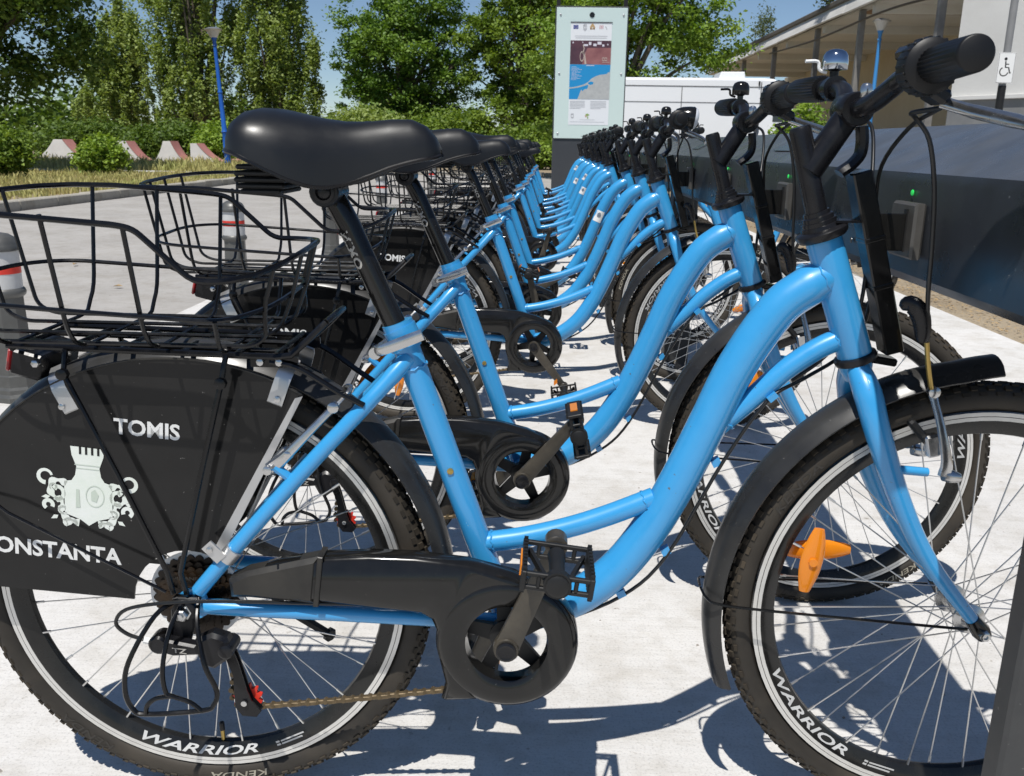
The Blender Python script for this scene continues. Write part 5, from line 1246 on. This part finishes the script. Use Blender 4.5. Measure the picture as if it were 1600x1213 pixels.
def make_tree(name, label, cat, loc, lobes, n, size, mat, trunk_r=.25, trunk_h=None, style='round', group=None, clump=None, per=150, lean=0.0):
    """lobes: (x, y, z, rx, ry, rz) relative to the base"""
    r = empty(name, loc); tag(r, label, cat, group)
    lob = np.array(lobes, float); vol = lob[:, 3] * lob[:, 4] * lob[:, 5]; pr = vol ** .8 / np.sum(vol ** .8)
    nc = max(6, n // per); k = RNG.choice(len(lob), nc, p=pr)
    d = RNG.normal(0, 1, (nc, 3)); d /= np.linalg.norm(d, axis=1)[:, None]
    rad = RNG.random(nc) ** .36
    C = lob[k, :3] + d * rad[:, None] * lob[k, 3:]
    C = C[C[:, 2] > .12]; nc = len(C)
    cl = clump if clump else float(np.mean(lob[:, 3])) * .115
    tone_c = RNG.random(nc)
    j = RNG.integers(0, nc, n); sp_ = np.array([1, 1, .62]) if style == 'round' else np.array([.55, .55, 1.5])
    P = C[j] + RNG.normal(0, 1, (n, 3)) * cl * sp_ * (.5 + RNG.random(nc)[j])[:, None]
    P = P[P[:, 2] > .03]; tj = tone_c[j][:len(P)]
    if name in ('bush', 'shrub', 'roof_weed'): link('foliage', leaf_mesh('foliage', P, size, mat, .5, tj), r)
    else: link('crown', leaf_mesh('crown', P, size, mat, .5, tj), r)
    zt = trunk_h if trunk_h else float(np.max(lob[:, 2] + lob[:, 5] * .5))
    b = MB(); path = [(0, 0, -.1), (lean * zt * .2, 0, zt * .25), (lean * zt * .55, .05, zt * .6), (lean * zt, 0, zt)]
    pc = catmull(path, 5); b.tube(pc, [trunk_r * (1.15 - .95 * i / (len(pc) - 1)) for i in range(len(pc))], n=9)
    nl = min(26, nc)
    for q in RNG.choice(nc, nl, replace=False):
        e = C[q]; f = min(.9, max(.12, (e[2] * (.55 if style == 'round' else .35)) / zt)); s0 = V3(pc[int(f * (len(pc) - 1))])
        md = (s0 + e) / 2 + np.array([0, 0, .12 * np.linalg.norm(e - s0)]) * (1 if style == 'round' else -.6)
        pts = catmull([s0, md, e], 4); rr = trunk_r * (.42 if f < .5 else .28); b.tube(pts, [rr * (1 - .85 * i / (len(pts) - 1)) for i in range(len(pts))], n=5)
    b.build('trunk' if name not in ('bush', 'shrub', 'roof_weed') else 'stem', 'bark', r, smooth=60)
    return r
TG = 'trees along the far side of the road'
make_tree('tree', 'big dark tree overhanging the top left corner', 'tree', (-14.6, 22.5, 0), [(0, 0, 4.2, 3.6, 3.2, 2.6), (1.2, -.5, 5.6, 2.9, 2.6, 2.2), (-1.2, 0, 3.0, 2.4, 2.2, 1.6), (2.0, .3, 3.4, 1.6, 1.6, 1.5), (.5, 0, 7.2, 2.6, 2.4, 1.6)], 52000, .125, 'leaf_dark', .30, group=TG)
make_tree('poplar_tree', 'feathery thin poplar right of the big dark tree', 'tree', (-21.4, 46, 0), [(0, 0, 2.6, 2.1, 2, 2.2), (.2, 0, 4.6, 1.5, 1.5, 2.0), (.5, 0, 6.3, .8, .8, 1.4)], 34000, .13, 'leaf_poplar', .2, style='up', group=TG)
make_tree('poplar_tree', 'tall poplar with a dark bare trunk, left of the blue lamp', 'tree', (-15.4, 42, 0), [(-.6, 0, 3.0, 2.2, 2, 2.2), (-1.0, 0, 5.6, 2.2, 2, 2.2), (-.8, 0, 8.4, 2.0, 2, 2.6), (1.0, .5, 6.5, 1.0, 1.2, 2.8), (-1, 0, 11, 1.4, 1.4, 2)], 46000, .13, 'leaf_poplar', .36, style='up', group=TG, lean=-.12)
make_tree('poplar_tree', 'dense upright poplar just right of the blue lamp', 'tree', (-12.2, 43, 0), [(0, 0, 2.4, 2.3, 2.2, 2.4), (0, 0, 5.2, 2.2, 2, 2.8), (-.1, 0, 8.4, 1.7, 1.7, 2.8), (0, 0, 11.2, 1.0, 1, 2.4)], 54000, .13, 'leaf_poplar', .26, style='up', group=TG)
make_tree('tree', 'broad green tree in the middle, behind the nearest saddle', 'tree', (-5.9, 41, 0), [(0, 0, 4.5, 2.6, 2.4, 2.2), (-1.0, 0, 6.2, 1.9, 2.0, 1.7), (1.0, 0, 6.7, 1.8, 1.9, 1.6), (0, 0, 2.3, 2.6, 2.2, 1.5), (-2.1, 0, 4.3, 1.1, 1.2, 1.6), (2.2, 0, 4.6, 1.3, 1.1, 1.5), (2.1, 0, 2.9, 1.5, 1.2, 1.4), (-2.0, 0, 2.4, 1.2, 1.2, 1.3)], 54000, .125, 'leaf_green', .32, group=TG)
make_tree('tree', 'lighter green tree left of the information pillar', 'tree', (-.5, 37, 0), [(.2, 0, 4.6, 2.0, 2.0, 2.6), (-.1, 0, 6.8, 1.7, 1.8, 1.8), (1.2, 0, 6.8, 1.7, 1.9, 2.0), (-.2, 0, 2.0, 2.0, 2, 1.4), (.9, 0, 2.8, 1.5, 1.4, 1.5), (-1.4, 0, 3.6, 1.1, .9, 1.6), (-1.6, 0, 5.2, 1.0, 1, 1.2)], 46000, .13, 'leaf_mid', .28, group=TG)
make_tree('maple_tree', 'leafy maple behind the information pillar, branches over the van', 'tree', (2.6, 25.5, 0), [(0, 0, 4.6, 2.5, 2.2, 1.7), (1.6, 0, 4.9, 1.9, 1.7, 1.4), (-1.2, 0, 3.6, 1.5, 1.5, 1.5), (.9, 0, 3.2, 1.6, 1.4, 1.0), (2.4, 0, 3.7, 1.1, 1.1, .8), (-1.3, .4, 1.8, 1.3, 1.2, 1.3), (0, 0, 6.0, 2.0, 2, 1.2)], 44000, .10, 'leaf_bright', .26, group=TG)
make_tree('tree', 'pale thin tree far behind, between the poplar and the broad tree', 'tree', (-9.9, 58, 0), [(0, 0, 2.6, 1.6, 1.6, 2.6), (.4, 0, 5.0, 1.0, 1, 1.6)], 7000, .16, 'leaf_grey', .16, group=TG)
BGp = 'undergrowth below the trees'
for i, (x, y, rx, h, mt_, lab) in enumerate(((-10.72, 17.2, .78, 1.22, 'leaf_mid', 'dark green bush at the left edge, on the dry verge'), (-9.98, 20.3, .56, .98, 'leaf_bright', 'light green bush in front of the skate ramps'),
        (-18.2, 36, 2.0, 1.6, 'leaf_dark', 'wide bush under the feathery poplar'), (-14.3, 35, 1.7, 1.6, 'leaf_dark', 'dark bush behind the second and third ramps'), (-11.4, 33.6, 1.4, 1.5, 'leaf_bright', 'bright bush rising behind the pink ramps'), (-9.2, 33.5, 1.3, 1.35, 'leaf_bright', 'leafy bush just right of the blue lamp'),
        (-7.0, 37, 2.0, 2.3, 'leaf_poplar', 'grey green bush below the left side of the broad tree'), (-3.4, 36.5, 2.0, 2.2, 'leaf_mid', 'green bush between the broad tree and the lighter tree'), (-.3, 32.5, 1.4, 1.6, 'leaf_mid', 'low bush left of the information pillar foot'), (-23.5, 34, 2.2, 1.7, 'leaf_dark', 'dark bush behind the leftmost ramp'),
        (4.95, 15.2, .55, 1.75, 'leaf_bright', 'small bright shrub seen between the nearest handlebars'))):
    make_tree('bush', lab, 'bush', (x, y, .05), [(0, 0, h * .5, rx, rx * .9, h * .48), (rx * .4, 0, h * .42, rx * .6, rx * .6, h * .4), (-rx * .5, .1, h * .38, rx * .55, rx * .6, h * .36)], int(4500 + 3800 * rx * h ** .5), .075 if y < 25 else .12, mt_, .04, trunk_h=h * .5, clump=rx * .13, per=30, group=BGp)
for i, (y, h, rx, lab) in enumerate(((37.5, 1.1, 1.6, 'clump of weeds growing on the far end of the pavilion roof'), (28.7, 1.3, .6, 'sapling growing from the pavilion roof edge at the top'))):
    make_tree('roof_weed', lab, 'plant', (9.1, y, 5.10), [(0, 0, h * .5, .35, rx, h * .5)], 1100, .08, 'leaf_grey', .015, trunk_h=h * .6, clump=.14, per=14, style='up')
# far woods closing the horizon
P = np.stack([RNG.uniform(-75, 12, 26000), RNG.uniform(60, 72, 26000), RNG.random(26000) ** .8], 1)
P[:, 2] *= 2.6 + 1.3 * np.sin(P[:, 0] * .5) + .9 * np.sin(P[:, 0] * 1.3 + 1)
tag(link('far_woods', leaf_mesh('far_woods', P, .5, 'leaf_dark')), 'far belt of woods closing the horizon behind the trees', 'woods', kind='stuff')
